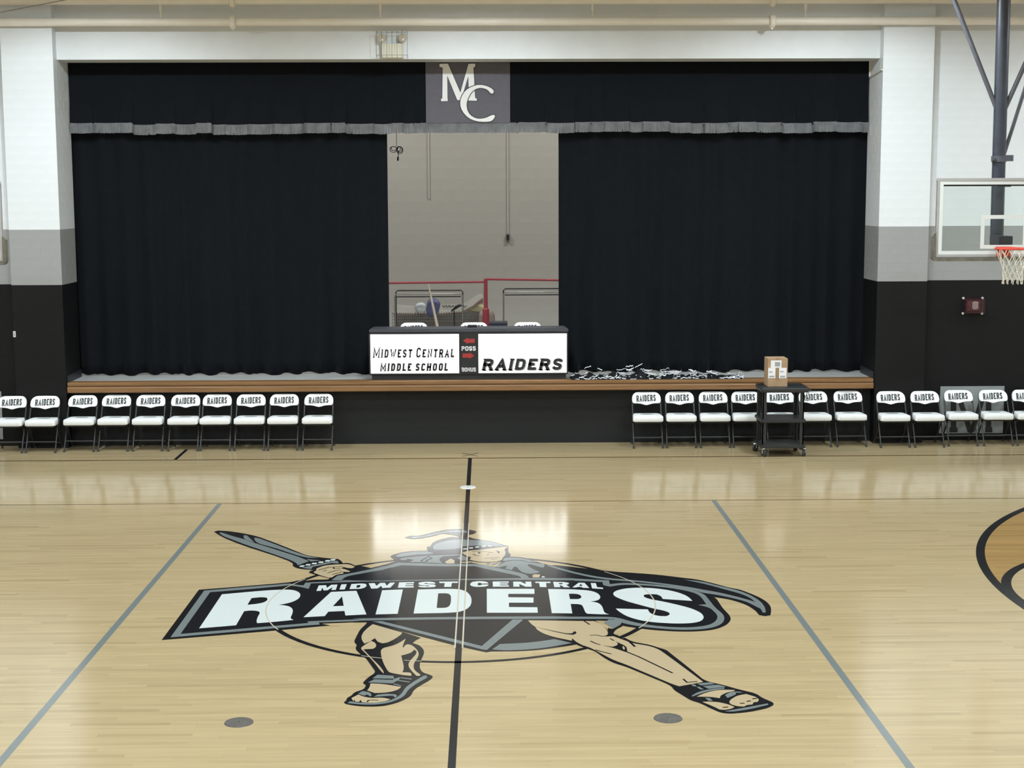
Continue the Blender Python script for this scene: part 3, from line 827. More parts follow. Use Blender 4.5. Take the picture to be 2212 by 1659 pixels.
# --- walls: painted backing in three bands with single blocks in front
BANDS = ((0, Z1, 0), (Z1, Z2, 1), (Z2, ZTOP, 2))
WM = ['wall_black', 'wall_gray', 'wall_white']
def banded(x0, x1, y0, y1, zmin=0.0, zmax=ZTOP):
    mb = MB()
    for a, b, mi in BANDS:
        a, b = max(a, zmin), min(b, zmax)
        if b > a:
            mb.box(x0, x1, y0, y1, a, b, mi)
    return mb
BLK = {}
def block_mesh(w, h, mname, jt):
    k = (round(w, 4), round(h, 4), mname, jt)
    if k in BLK:
        return BLK[k]
    a, b, c = w / 2 - jt, h / 2 - jt, jt * 2
    v = []
    for e, y in ((c, 0), (0, c), (0, 0.02)):
        v += [(-a + e, y, -b + e), (a - e, y, -b + e), (a - e, y, b - e), (-a + e, y, b - e)]
    fs = [(0, 1, 2, 3)]
    for q in (0, 4):
        for i in range(4):
            j = (i + 1) % 4
            fs.append((q + i, q + 4 + i, q + 4 + j, q + j))
    me = bpy.data.meshes.new('block')
    me.from_pydata(v, [], fs)
    me.materials.append(M[mname])
    BLK[k] = me
    return me
def lay(parent, place, u0, u1, z0, z1, bw, bh, colour, rz, zbase=0.0, jt=0.00045):
    """running bond of blocks; place(u, z) gives the world point of a block centre"""
    i0, i1 = round((z0 - zbase) / bh), round((z1 - zbase) / bh)
    for i in range(i0, i1):
        zc = zbase + (i + 0.5) * bh
        u = u0 - (bw / 2 if i % 2 else 0)
        while u < u1 - 0.02:
            a, b = max(u, u0), min(u + bw, u1)
            if b - a > 0.03:
                o = bpy.data.objects.new('block', block_mesh(b - a, bh, colour(zc), jt))
                o.parent = parent
                o.location = place((a + b) / 2, zc)
                o.rotation_euler = (0, 0, rz)
                COL.objects.link(o)
            u += bw
band_col = lambda z: WM[0] if z < Z1 else WM[1] if z < Z2 else WM[2]
E3 = 0.0011
pil_l = struct('wall_left_pilaster', banded(PL0 + E3, PL1 - E3, YP + E3, 23.42), WM, 'block pilaster left of the stage painted black, gray and white')
lay(pil_l, lambda u, z: (u, YP, z), PL0, PL1, 0, 47 * ROW, 0.305, ROW, band_col, 0)
lay(pil_l, lambda u, z: (PL1, u, z), YP + 0.01, 23.40, 8 * ROW, 43 * ROW, 0.305, ROW, band_col, math.pi / 2, jt=0.0016)
pil_r = struct('wall_right_pilaster', banded(PR0 + E3, PR1 - E3, YP + E3, 23.42), WM, 'block pilaster right of the stage painted black, gray and white')
lay(pil_r, lambda u, z: (u, YP, z), PR0, PR1, 0, 47 * ROW, 0.305, ROW, band_col, 0)
lay(pil_r, lambda u, z: (PR0, u, z), YP + 0.01, 23.40, 8 * ROW, 43 * ROW, 0.305, ROW, band_col, -math.pi / 2, jt=0.0016)
w_r = struct('wall_right_recess', banded(PR1 - 0.1, 13.5, YW + E3, 23.42), WM, 'right wall behind the basketball goal')
lay(w_r, lambda u, z: (u, YW, z), PR1, PR1 + 1.22, 0, 47 * ROW, 0.305, ROW, band_col, 0)
w_l = struct('wall_left_recess', banded(-13.5, PL0 + 0.1, YW + E3, 23.42), WM, 'left wall beside the pilaster')
lay(w_l, lambda u, z: (u, YW, z), PL0 - 0.61, PL0, 0, 47 * ROW, 0.305, ROW, band_col, 0)
sf = struct('wall_stage_front', MB().box(PL1, PR0, YS + E3, YS + 0.25, 0, 0.84), 'stage_front', 'low black block wall under the stage edge')
lay(sf, lambda u, z: (u, YS, z), PL1, PR0, 0, 6 * ROW, 0.305, ROW, lambda z: 'stage_front', 0)
hd = struct('wall_header', MB().box(PL1 - 0.02, PR0 + 0.02, 22.80, 23.34, 5.74, ZTOP), 'wall_white', 'white beam above the stage opening')
sb = struct('wall_stage_back', MB().box(-8.0, 8.0, 28.50 + E3, 28.75, 0.0, ZTOP), 'stage_wall', 'beige block wall at the back of the stage')
lay(sb, lambda u, z: (u, 28.50, z), -1.8, 2.0, STAGE_Z + 0.2, STAGE_Z + 5.2, 0.406, 0.203, lambda z: 'stage_wall', 0, STAGE_Z)
struct('wall_stage_left', MB().box(-8.2, -8.0, 23.42, 28.75, 0, ZTOP), 'stage_wall', 'stage side wall on the left')
struct('wall_stage_right', MB().box(8.0, 8.2, 23.42, 28.75, 0, ZTOP), 'stage_wall', 'stage side wall on the right')
struct('wall_left', MB().box(-13.7, -13.5, -3.2, YW + 0.6, 0, ZTOP), 'far_wall', 'gymnasium end wall on the left')
struct('wall_right', MB().box(13.5, 13.7, -3.2, YW + 0.6, 0, ZTOP), 'far_wall', 'gymnasium end wall on the right')
struct('wall_rear', MB().box(-13.7, 13.7, -3.4, -3.2, 0, ZTOP), 'far_wall', 'gymnasium wall behind the viewer')
struct('ceiling', MB().box(-13.7, 13.7, -3.4, 28.8, ZTOP, ZTOP + 0.2), 'ceiling', 'light gymnasium ceiling')
struct('floor_stage', MB().box(-8.0, 8.0, 23.42, 28.6, STAGE_Z - 0.12, STAGE_Z).box(PL1 + 0.002, PR0 - 0.002, YS - 0.15, 23.42, STAGE_Z - 0.12, STAGE_Z), 'stage_floor', 'gray painted stage floor')
lip = MB()
prof = [(22.625, 0.985), (22.615, 0.978), (22.615, 0.938), (22.63, 0.932), (22.63, 0.922), (22.60, 0.916), (22.595, 0.905),
        (22.595, 0.845), (22.605, 0.832), (22.83, 0.832), (22.83, 0.985)]
for i in range(len(prof)):
    a, b = prof[i], prof[(i + 1) % len(prof)]
    lip.poly([(-6.02, a[0], a[1]), (6.075, a[0], a[1]), (6.075, b[0], b[1]), (-6.02, b[0], b[1])])
for X in (-6.02, 6.075):
    lip.tess([[(X, a, b) for a, b in prof]])
struct('trim_1', lip, 'lip', 'brown wooden edge moulding of the stage')
for nm, X0, X1 in (('baseboard_left', PL1, PL1 + 0.02), ('baseboard_right', PR0 - 0.02, PR0)):
    struct(nm, MB().box(X0, X1, 22.66, 23.42, STAGE_Z, STAGE_Z + 0.11), 'table_black', 'black baseboard on the stage beside the curtain', bevel=0.004)

# ------------------------------------------------------------------ curtains and valance
def curtain(name, x0, x1, label, ph):
    nx, nz = int((x1 - x0) / 0.022), 26
    rnd = random.Random(ph)
    xs, folds = [], []
    phase = 0.0
    mb = MB()
    wl = [rnd.uniform(0.24, 0.42) for _ in range(60)]
    def fold(x):
        u, k = x - x0, 0
        while u > wl[k]:
            u -= wl[k]
            k += 1
        return math.sin(2 * math.pi * u / wl[k]), k
    for j in range(nz + 1):
        t = j / nz
        for i in range(nx + 1):
            x = x0 + (x1 - x0) * i / nx
            s, k = fold(x)
            amp = 0.015 + 0.05 * (1 - t) ** 2 * (0.6 + 0.4 * math.sin(k * 2.1))
            z = 1.0 + t * 5.0
            if j == 0:
                z += 0.012 * s + 0.012 * math.sin(k * 1.7)
            mb.v.append((x + 0.012 * math.cos(k * 3) * (1 - t), 23.52 + amp * s, z))
    w = nx + 1
    for j in range(nz):
        for i in range(nx):
            mb.f.append((j * w + i, j * w + i + 1, (j + 1) * w + i + 1, (j + 1) * w + i))
            mb.m.append(0)
    o = obj(name, mb, 'curtain', smooth='all')
    sm = o.modifiers.new('thick', 'SOLIDIFY')
    sm.thickness = 0.012
    sm.offset = 1
    return tag(o, label, 'curtain', 'stage curtains')
curtain('stage_curtain', -6.45, -1.255, 'black floor-length stage curtain drawn to the left', 3)
curtain('stage_curtain', 1.365, 6.50, 'black floor-length stage curtain drawn to the right', 11)

rv = random.Random(5)
pleats = []
xx = PL1 + 0.01
side = 1
while xx < PR0:
    wd = rv.uniform(0.16, 0.44)
    pleats.append((xx, min(xx + wd, PR0 - 0.01), rv.uniform(0.015, 0.055) if side > 0 else -rv.uniform(0.0, 0.02), rv.uniform(-0.018, 0.018)))
    side = -side
    xx += wd
def pleat(x):
    if -0.75 < x < 0.72:
        return 0.0, 0.0
    for a, b, dy, dz in pleats:
        if x <= b:
            t = min(1, (x - a) / 0.03)
            i = pleats.index((a, b, dy, dz))
            py, pz = pleats[i - 1][2:] if i else (dy, dz)
            return py + (dy - py) * t, pz + (dz - pz) * t - 0.006 * math.sin(math.pi * (x - a) / (b - a))
    return 0.0, 0.0
YV = 23.38
vl = MB()
NV = 620
va = [PL1 + 0.012 + (PR0 - PL1 - 0.024) * i / NV for i in range(NV + 1)]
for z in (4.80, 5.15, 5.6, 6.0):
    for x in va:
        dy, dz = pleat(x)
        k = max(0.06, 1 - (z - 4.8) / 0.4)
        vl.v.append((x, YV - dy * k, z + (dz if z == 4.80 else 0)))
for j in range(3):
    for i in range(NV):
        b = j * (NV + 1)
        vl.f.append((b + i, b + i + 1, b + NV + 2 + i, b + NV + 1 + i))
        vl.m.append(0)
val = thing('stage_valance', 'black valance with gray fringe hanging across the top of the stage', 'valance', (0, YV, 5.0))
vo = obj('valance_cloth', vl, 'curtain', val)
md = vo.modifiers.new('thick', 'SOLIDIFY')
md.thickness = 0.01
md.offset = 1
fr = MB()
band = MB()
x = PL1 + 0.015
while x < PR0 - 0.02:
    dy, dz = pleat(x)
    wdt = rv.uniform(0.006, 0.011)
    z1 = 4.826 + dz
    ln = rv.uniform(0.136, 0.144)
    if rv.random() < 0.012:
        ln *= 0.8
    a = YV - dy - 0.018 - rv.uniform(0, 0.008)
    tilt = rv.uniform(-0.003, 0.003)
    fr.poly([(x, a, z1), (x + wdt, a + rv.uniform(-.003, .003), z1), (x + wdt + tilt, a - 0.004, z1 - ln), (x + tilt, a - 0.004, z1 - ln)])
    x += wdt * 0.92
obj('fringe', fr, 'fringe', val, label='gray bullion fringe along the lower edge', kind='stuff')
for i in range(NV):
    xa, xb = va[i], va[i + 1]
    (ya, za), (yb, zb) = pleat(xa), pleat(xb)
    band.poly([(xa, YV - ya - 0.016, 4.812 + za), (xb, YV - yb - 0.016, 4.812 + zb), (xb, YV - yb - 0.016, 4.838 + zb), (xa, YV - ya - 0.016, 4.838 + za)])
obj('fringe_heading', band, 'fringe', val)

# gray cloth panel with the two letters
bz = lambda x, y: at(560 + x / 3.95, y / 3.95, YV - 0.03)
ban = thing('letter_banner', 'gray cloth panel with white interlocked letters M and C on the valance', 'banner', (0, YV - 0.02, 4.83))
p0, p1 = at(920.5, 268, YV - 0.02), at(1101.5, 134, YV - 0.02)
cl = MB().box(p0.x, p1.x, YV - 0.026, YV - 0.018, 4.835, 5.80)
obj('cloth_panel', cl, 'banner_gray', ban)
for xa in (p0.x, p1.x - 0.055):
    obj('side_hem', MB().box(xa, xa + 0.055, YV - 0.029, YV - 0.026, 4.835, 5.80), 'banner_gray', ban)
Mpts = [(1538, 545), (1610, 543), (1716, 790), (1785, 545), (1843, 543), (1843, 568), (1828, 577), (1842, 835), (1856, 841), (1856, 860), (1780, 858), (1778, 838), (1791, 832), (1783, 650), (1722, 855), (1690, 855), (1604, 645), (1607, 838), (1610, 862), (1552, 865), (1550, 845), (1562, 838), (1565, 577), (1538, 570)]
Cpts = [(2003, 768), (1996, 801), (1972, 796), (1952, 768), (1915, 752), (1870, 750), (1822, 773), (1786, 825), (1766, 890), (1780, 958), (1822, 1000), (1872, 1015), (1930, 1008), (1972, 988), (1997, 978), (2017, 990), (1986, 1034), (1930, 1041), (1850, 1035), (1782, 1006), (1732, 950), (1712, 890), (1722, 830), (1760, 770), (1820, 735), (1880, 722), (1945, 733)]
def smooth2(pts, it=1):
    for _ in range(it):
        o = []
        for i in range(len(pts)):
            a, b = pts[i], pts[(i + 1) % len(pts)]
            o += [(a[0] * .75 + b[0] * .25, a[1] * .75 + b[1] * .25), (a[0] * .25 + b[0] * .75, a[1] * .25 + b[1] * .75)]
        pts = o
    return pts
def banner_shape(pts, y):
    return [(q.x, y, q.z) for q in (bz(*p) for p in pts)]
def outline(pts, t):
    return stroke2d(pts + [pts[0]], t)
Cs = smooth2(Cpts, 1)
obj('letter_m', MB().tess([banner_shape(Mpts, YV - 0.031)]), 'cloth_white', ban, label='white letter M')
ol = MB()
for q in outline(Mpts, 11):
    ol.poly(banner_shape([(v.x, v.y) for v in q], YV - 0.030))
for q in outline(Cs, 14):
    ol.poly(banner_shape([(v.x, v.y) for v in q], YV - 0.033))
obj('letter_outline', ol, 'outline', ban)
obj('letter_c', MB().tess([banner_shape(Cs, YV - 0.035)]), 'cloth_white', ban, label='white letter C')

# ------------------------------------------------------------------ pipes under the ceiling
YPI = 22.50
def pipe_run(name, zc, rad, label, group):
    t = thing(name, label, 'pipe', (0, YPI, zc), group)
    mb = MB()
    mb.tube([(-13.4, YPI, zc), (13.4, YPI, zc)], rad, 16)
    obj('pipe', mb, 'pipe', t, smooth=True)
    return t
low = pipe_run('ceiling_pipe', 6.247, 0.060, 'lower cream pipe running along the wall above the stage', 'pipes above the stage')
top = pipe_run('ceiling_pipe', 6.575, 0.085, 'upper cream pipe partly cut off at the top above the stage', 'pipes above the stage')
for X in (-3.395, 4.425):
    for t, z, rr in ((low, 6.247, 0.098), (top, 6.575, 0.118)):
        c = MB()
        c.tube([(X - 0.045, YPI, z), (X - 0.03, YPI, z), (X + 0.03, YPI, z), (X + 0.045, YPI, z)], [rr * 0.8, rr, rr, rr * 0.8], 16)
        c.box(X - 0.012, X + 0.012, YPI - 0.012, YPI + 0.012, z - rr - 0.02, z - rr + 0.02)
        obj('coupling', c, 'pipe', t, smooth=True)
for X in (-4.432, -1.262, 1.81, 4.908):
    c = MB()
    c.tube([(X, YPI, 6.30), (X, YPI, 6.50)], 0.009, 6)
    c.tube([(X, YPI, 6.40), (X, YPI, 6.50)], 0.022, 8)
    obj('hanger', c, 'pipe', low, smooth=True)
cb = MB()
a, b = at(-20, 31, 18.0), at(160, -4, 18.0)
cb.tube([a + (a - b) * ((a.x + 13.45) / (b.x - a.x)), a, b, b + (b - a) * ((ZTOP - b.z) / (b.z - a.z))], 0.006, 6)
tag(obj('guy_wire', cb, 'wire'), 'thin dark wire slanting across the upper left corner', 'wire')

# emergency light in its wire guard
A, B = at(814, 68, 22.74), at(881, 125, 22.74)
el = thing('emergency_light', 'beige twin-head emergency light in a wire guard on the white beam', 'light', ((A.x + B.x) / 2, 22.80, B.z))
q0, q1 = at(560 + 1045 / 3.95, 498 / 3.95, 22.72), at(560 + 1228 / 3.95, 370 / 3.95, 22.72)
obj('battery_case', MB().box(q0.x, q1.x, 22.71, 22.80, q0.z, q1.z), 'beige', el, bevel=0.006)
for px, py in ((1048, 328), (1226, 326)):
    c = at(560 + px / 3.95, py / 3.95, 22.70)
    hdm = MB()
    hdm.tube([(c.x, 22.80, c.z - 0.02), (c.x, 22.77, c.z), (c.x, 22.735, c.z), (c.x, 22.69, c.z), (c.x, 22.675, c.z)], [0.02, 0.03, 0.056, 0.064, 0.055], 20)
    h = obj('lamp_head', hdm, 'lampglass', el, smooth=True)
    bl = MB()
    bl.tube([(c.x, 22.676, c.z - 0.02), (c.x, 22.668, c.z - 0.02)], [0.02, 0.012], 12)
    obj('bulb', bl, 'paper', h, smooth=True)
wg = MB()
x0, x1, z0, z1 = A.x, B.x, B.z, A.z
yf = 22.62
for zz in (z0 + 0.03, z1 - 0.03):
    wg.tube([(x0, 22.80, zz), (x0, yf, zz), (x1, yf, zz), (x1, 22.80, zz)], 0.0035, 6)
for i in range(7):
    X = x0 + (x1 - x0) * i / 6
    wg.tube([(X, 22.80, z1), (X, yf, z1 - 0.01), (X, yf, z0 + 0.01), (X, 22.80, z0)], 0.003, 6)
obj('wire_guard', wg, 'wire', el)

# ------------------------------------------------------------------ folding chairs
def make_chair():
    t = thing('folding_chair', '', 'chair', (0, 0, 0), 'white padded folding chairs along the stage wall')
    # seat cushion
    sp = MB()
    outl = arc(-0.175, -0.145, 0.05, 180, 270, 5) + arc(0.175, -0.145, 0.05, 270, 360, 5) + arc(0.16, 0.11, 0.05, 0, 90, 5) + arc(-0.16, 0.11, 0.05, 90, 180, 5)
    layers = [(0.398, 0.97), (0.406, 1.0), (0.462, 1.0), (0.476, 0.975), (0.482, 0.90)]
    n = len(outl)
    for z, s in layers:
        for a, b in outl:
            sp.v.append((a * s, b * s - 0.02, z))
    for k in range(len(layers) - 1):
        for i in range(n):
            j = (i + 1) % n
            sp.f.append((k * n + i, k * n + j, (k + 1) * n + j, (k + 1) * n + i))
            sp.m.append(0)
    sp.f.append(tuple(range(n - 1, -1, -1)))
    sp.f.append(tuple((len(layers) - 1) * n + i for i in range(n)))
    sp.m += [0, 0]
    seat = obj('seat', sp, 'vinyl_white', t, smooth=True)
    em = MB()
    for a0 in (0,):
        pts = [(0.10 * math.cos(k * math.pi / 12), 0.02 + 0.055 * math.sin(k * math.pi / 12), 0.4825) for k in range(24)]
        em.tess([pts])
    obj('seat_print', em, 'print_gray', seat)
    pan = MB().box(-0.205, 0.205, -0.195, 0.135, 0.375, 0.400)
    obj('seat_pan', pan, 'chair_metal', t, bevel=0.006)
    # backrest: rounded top, lower edge dipping in the middle; leans back with the frame
    lean = lambda z: -0.21 + 0.37 * z / 0.80
    curve = lambda x: 0.035 * (1 - (x / 0.215) ** 2)
    def ztop(x):
        a = abs(x)
        return 0.795 if a <= 0.125 else 0.705 + math.sqrt(max(0, 0.09 ** 2 - (a - 0.125) ** 2))
    def zlow(x):
        a = abs(x)
        z = 0.628 - 0.020 * math.exp(-(x / 0.065) ** 2) + 0.010 * (a / 0.2)
        return z + (0.03 * ((a - 0.19) / 0.025) ** 2 if a > 0.19 else 0)
    XS = [-0.215, -0.210, -0.200, -0.185, -0.165, -0.145, -0.12, -0.09, -0.06, -0.03, 0]
    XS = XS + [-q for q in reversed(XS[:-1])]
    bk = MB()
    nc = len(XS)
    NR = 6
    for off, ins in ((-0.012, 0.0), (-0.018, 0.008), (0.012, 0.0)):
        for x in XS:
            for k in range(NR):
                z0_, z1_ = zlow(x) + ins, max(ztop(x) - ins, zlow(x) + ins + 0.002)
                z = z0_ + (z1_ - z0_) * k / (NR - 1)
                xx_ = x * (1 - ins * 4)
                bk.v.append((xx_, lean(z) + off + curve(x), z))
    def grid(base, flip):
        for i in range(nc - 1):
            for k in range(NR - 1):
                q = [base + i * NR + k, base + (i + 1) * NR + k, base + (i + 1) * NR + k + 1, base + i * NR + k + 1]
                bk.f.append(tuple(q[::-1] if flip else q))
                bk.m.append(0)
    NN = nc * NR
    grid(NN, False)
    grid(2 * NN, True)
    edge = [i * NR for i in range(nc)] + [(nc - 1) * NR + k for k in range(1, NR)] + [i * NR + NR - 1 for i in range(nc - 2, -1, -1)] + [k for k in range(NR - 2, 0, -1)]
    for p_, q_ in ((NN, 0), (0, 2 * NN)):
        for i in range(len(edge)):
            a, b = edge[i], edge[(i + 1) % len(edge)]
            bk.f.append((p_ + a, q_ + a, q_ + b, p_ + b))
            bk.m.append(0)
    back = obj('backrest', bk, 'vinyl_white', t, smooth=True)
    tx = MB()
    q, ln = text_quads('RAIDERS', 0.094, wide=0.50, thick=0.20, gap=0.10)
    sc = 0.292 / ln
    for pl in q:
        pts = []
        for a, b in pl:
            x = -0.150 + a * sc
            z = 0.662 + b + 0.006 * (x / 0.15)
            pts.append((x, lean(z) - 0.0200 + curve(x), z))
        tx.poly(pts)
    obj('lettering', tx, 'print_black', back)
    # front legs run up into the back frame
    for s in (-1, 1):
        fl_ = MB()
        fl_.tube([(s * 0.216, -0.21, 0.02), (s * 0.212, lean(0.62) + 0.015, 0.62), (s * 0.207, lean(0.70) + 0.018, 0.70)], 0.0115, 8)
        leg = obj('leg', fl_, 'chair_metal', t, smooth=True)
        c = MB()
        c.tube([(s * 0.216, -0.214, 0.0), (s * 0.216, -0.211, 0.035)], [0.018, 0.015], 10)
        obj('foot_cap', c, 'rubber', leg, smooth=True)
        rl = MB()
        rl.tube([(s * 0.204, 0.205, 0.02), (s * 0.204, -0.10, 0.40)], 0.0115, 8)
        leg = obj('leg', rl, 'chair_metal', t, smooth=True)
        c = MB()
        c.tube([(s * 0.204, 0.208, 0.0), (s * 0.204, 0.205, 0.035)], [0.020, 0.015], 10)
        obj('foot_cap', c, 'rubber', leg, smooth=True)
        br = MB()
        br.tube([(s * 0.222, lean(0.36), 0.36), (s * 0.215, -0.12, 0.395)], 0.008, 6)
        br.tube([(s * 0.205, 0.10, 0.15), (s * 0.224, lean(0.50), 0.50)], 0.006, 6)
        obj('hinge_arm', br, 'chair_metal', t)
    hoop = MB()
    hp = [(0.209, 0.60)] + arc(0.122, 0.698, 0.085, 0, 90, 6) + arc(-0.122, 0.698, 0.085, 90, 180, 6) + [(-0.209, 0.60)]
    hoop.tube([(x, lean(z) + 0.022 + curve(x), z) for x, z in hp], 0.0115, 8)
    obj('back_frame', hoop, 'chair_metal', t, smooth=True)
    for z, yy, w in ((0.155, lean(0.155), 0.215), (0.10, 0.14, 0.204)):
        rg = MB()
        rg.tube([(-w, yy, z), (w, yy, z)], 0.009, 8)
        obj('rung', rg, 'chair_metal', t, smooth=True)
    return t

chair = make_chair()
ORD = ['first', 'second', 'third', 'fourth', 'fifth', 'sixth', 'seventh', 'eighth', 'ninth', 'tenth', 'eleventh', 'twelfth']
LX = [-6.82, -6.33, -5.787, -5.291, -4.78, -4.258, -3.786, -3.28, -2.785, -2.271]
LY = [22.385, 22.385, 22.45, 22.47, 22.465, 22.46, 22.465, 22.46, 22.46, 22.46]
RX = [2.644, 3.144, 3.65, 4.14, 4.656, 5.16, 5.69, 6.315, 6.828, 7.363, 7.891, 8.395]
RY = [22.46, 22.47, 22.47, 22.47, 22.47, 22.47, 22.48, 22.385, 22.385, 22.48, 22.48, 22.48]
rc = random.Random(4)
first = True
for i, (X, Y) in enumerate(zip(LX, LY)):
    lb = f'white padded folding chair, {ORD[i]} from the left in the row left of the table'
    c = chair if first else dup(chair, (X, Y, 0))
    first = False
    c.location = (X, Y, 0)
    c.rotation_euler = (0, 0, rc.uniform(-0.015, 0.015))
    c['label'] = lb
for i, (X, Y) in enumerate(zip(RX, RY)):
    c = dup(chair, (X, Y, 0), rc.uniform(-0.015, 0.015))
    c['label'] = f'white padded folding chair, {ORD[i]} from the left in the row right of the table'
for X, w in ((-0.885, 'left'), (0.05, 'middle'), (0.885, 'right')):
    c = dup(chair, (X, 23.43, STAGE_Z), 0.0)
    c['label'] = f'white folding chair top showing behind the lit table, {w} one of three'
    c['group'] = 'folding chairs behind the scorer table'

# ------------------------------------------------------------------ scorer's table with backlit signs
YT = 22.75
tb = thing('scorer_table', 'black scorer table with two backlit white school signs on the stage edge', 'table', (-0.02, 22.95, STAGE_Z))
zt = lambda x, y: at(780 + x / 4.608, 560 + y / 4.608, YT)
TX0, TX1 = -1.515, 1.475
body = MB()
body.box(TX0, TX1, YT, 23.18, 1.06, 1.70)
body.box(TX0 + 0.03, TX1 - 0.03, YT + 0.02, 23.16, STAGE_Z + 0.005, 1.06)
obj('cabinet', body, 'table_black', tb, bevel=0.006)
tp = MB()
P = [(TX0 - 0.005, YT - 0.01), (TX1 + 0.005, YT - 0.01), (TX1 - 0.03, 23.20), (TX0 + 0.03, 23.20)]
for z in (1.70, 1.755):
    for a, b in P:
        tp.v.append((a, b, z))
tp.f += [(3, 2, 1, 0), (4, 5, 6, 7)] + [(i, (i + 1) % 4, 4 + (i + 1) % 4, 4 + i) for i in range(4)]
tp.m += [0] * 6
obj('table_top', tp, 'table_top', tb, bevel=0.012)
def facebox(x0, y0, x1, y1, d0, d1):
    a, b = zt(x0, y1), zt(x1, y0)
    return MB().box(a.x, b.x, YT - d1, YT - d0, a.z, b.z)
sg1 = obj('sign_panel', facebox(92, 745, 976, 1137, 0, 0.006), 'sign_light', tb, label='backlit white panel with the school name')
sg2 = obj('sign_panel', facebox(1168, 740, 2046, 1132, 0, 0.006), 'sign_light', tb, label='backlit white panel with the team name')
for x0, x1, y0, y1 in ((92, 976, 745, 1137), (1168, 2046, 740, 1132)):
    fm = MB()
    for q in ((x0 - 10, y0 - 12, x1 + 10, y0), (x0 - 10, y1, x1 + 10, y1 + 10), (x0 - 10, y0, x0, y1), (x1, y0, x1 + 10, y1)):
        a, b = zt(q[0], q[3]), zt(q[2], q[1])
        fm.box(a.x, b.x, YT - 0.014, YT, a.z, b.z)
    obj('sign_frame', fm, 'table_black', tb)
YL = YT - 0.0075
def sign_text(txt, x0, x1, y0, y1, mt, parent, y=YL, **k):
    a, b = zt(x0, y1), zt(x1, y0)
    mb = MB()
    put_text(mb, txt, a.x, b.x, a.z, b.z - a.z, y, **k)
    return obj('lettering', mb, mt, parent)
sign_text('MIDWEST CENTRAL', 118, 930, 892, 982, 'print_black', sg1, wide=0.66, thick=0.24, gap=0.15, shear=0.12, serif=0.08, big=(0, 8))
sign_text('MIDDLE SCHOOL', 188, 868, 1032, 1115, 'print_black', sg1, wide=0.64, thick=0.26, gap=0.12, shear=0.12, serif=0.07)
sign_text('RAIDERS', 1212, 2008, 992, 1112, 'print_gray', sg2, y=YL + 0.0008, wide=0.88, thick=0.25, gap=0.16, shear=0.2, serif=0.09)
sign_text('RAIDERS', 1202, 1998, 985, 1104, 'print_black', sg2, wide=0.88, thick=0.25, gap=0.16, shear=0.2, serif=0.09)
cp = obj('possession_panel', facebox(990, 735, 1155, 1135, 0, 0.008), 'black', tb, label='black possession and bonus panel')
YB = YT - 0.0095
sign_text('POSS', 1000, 1142, 865, 910, 'paper', cp, y=YB, wide=0.8, thick=0.22, gap=0.12)
sign_text('BONUS', 1002, 1143, 1077, 1118, 'paper', cp, y=YB, wide=0.72, thick=0.2, gap=0.12)
for pts in ([(1015, 810), (1062, 780), (1062, 792), (1130, 790), (1130, 832), (1062, 832), (1062, 843)],
            [(1128, 960), (1080, 990), (1080, 980), (1010, 980), (1010, 938), (1080, 938), (1080, 926)]):
    obj('arrow', MB().tess([[(zt(*p).x, YB, zt(*p).z) for p in pts]]), 'red_lamp', cp)
for cx in (1032, 1112):
    c = zt(cx, 1040)
    lm = MB()
    lm.tube([(c.x + 0.028 * math.cos(k * math.pi / 10), YB, c.z + 0.028 * math.sin(k * math.pi / 10)) for k in range(20)], 0.005, 6, close=True)
    obj('bonus_lamp', lm, 'green_lamp', cp)
# small things on the table top
q = at(1020, 702, 23.0)
mn = MB().box(q.x - 0.075, q.x + 0.075, 22.97, 23.05, 1.755, 1.79)
tag(obj('control_console', mn, 'black', bevel=0.008), 'small black control console lying on the scorer table', 'console')

# ------------------------------------------------------------------ utility cart and box
ct = thing('utility_cart', 'black three-shelf utility cart on casters in front of the chairs', 'cart', (4.49, 21.72, 0))
CX0, CX1, CY0, CY1 = 4.195, 4.80, 21.47, 21.97
def shelf(z, lipz, big=0.0):
    mb = MB()
    mb.box(CX0 - big, CX1 + big, CY0 - big, CY1 + big, z, z + 0.03)
    return mb
for z, big in ((0.125, 0.02), (0.495, 0.02)):
    s = MB()
    a, b, c, d_ = CX0 - big, CX1 + big, CY0 - big, CY1 + big
    s.box(a, b, c, d_, z, z + 0.05)
    obj('shelf', s, 'cart', ct, bevel=0.01)
s = MB()
pts = arc(CX0 - 0.02 + 0.05, CY0 - 0.03 + 0.05, 0.05, 180, 270, 5) + arc(CX1 + 0.01, CY0 + 0.02, 0.05, 270, 360, 5) + arc(CX1 + 0.01, CY1 - 0.02, 0.05, 0, 90, 5) + arc(CX0 + 0.03, CY1 - 0.02, 0.05, 90, 180, 5)
n = len(pts)
for sc_, z in ((0.97, 0.935), (1.0, 0.955), (1.0, 0.99), (0.985, 1.0)):
    for a, b in pts:
        s.v.append((4.4975 + (a - 4.4975) * sc_, 21.72 + (b - 21.72) * sc_, z))
for k in range(3):
    for i in range(n):
        j = (i + 1) % n
        s.f.append((k * n + i, k * n + j, (k + 1) * n + j, (k + 1) * n + i))
        s.m.append(0)
s.f += [tuple(range(n - 1, -1, -1)), tuple(3 * n + i for i in range(n))]
s.m += [0, 0]
topsh = obj('top_shelf', s, 'cart', ct, smooth=True)
hn = MB()
hn.tube([(CX1 + 0.02, CY0 + 0.06, 0.965), (CX1 + 0.085, CY0 + 0.07, 0.955), (CX1 + 0.095, CY0 + 0.12, 0.952), (CX1 + 0.095, CY1 - 0.12, 0.952), (CX1 + 0.085, CY1 - 0.07, 0.955), (CX1 + 0.02, CY1 - 0.06, 0.965)], 0.018, 8)
obj('handle', hn, 'cart', ct, smooth=True)
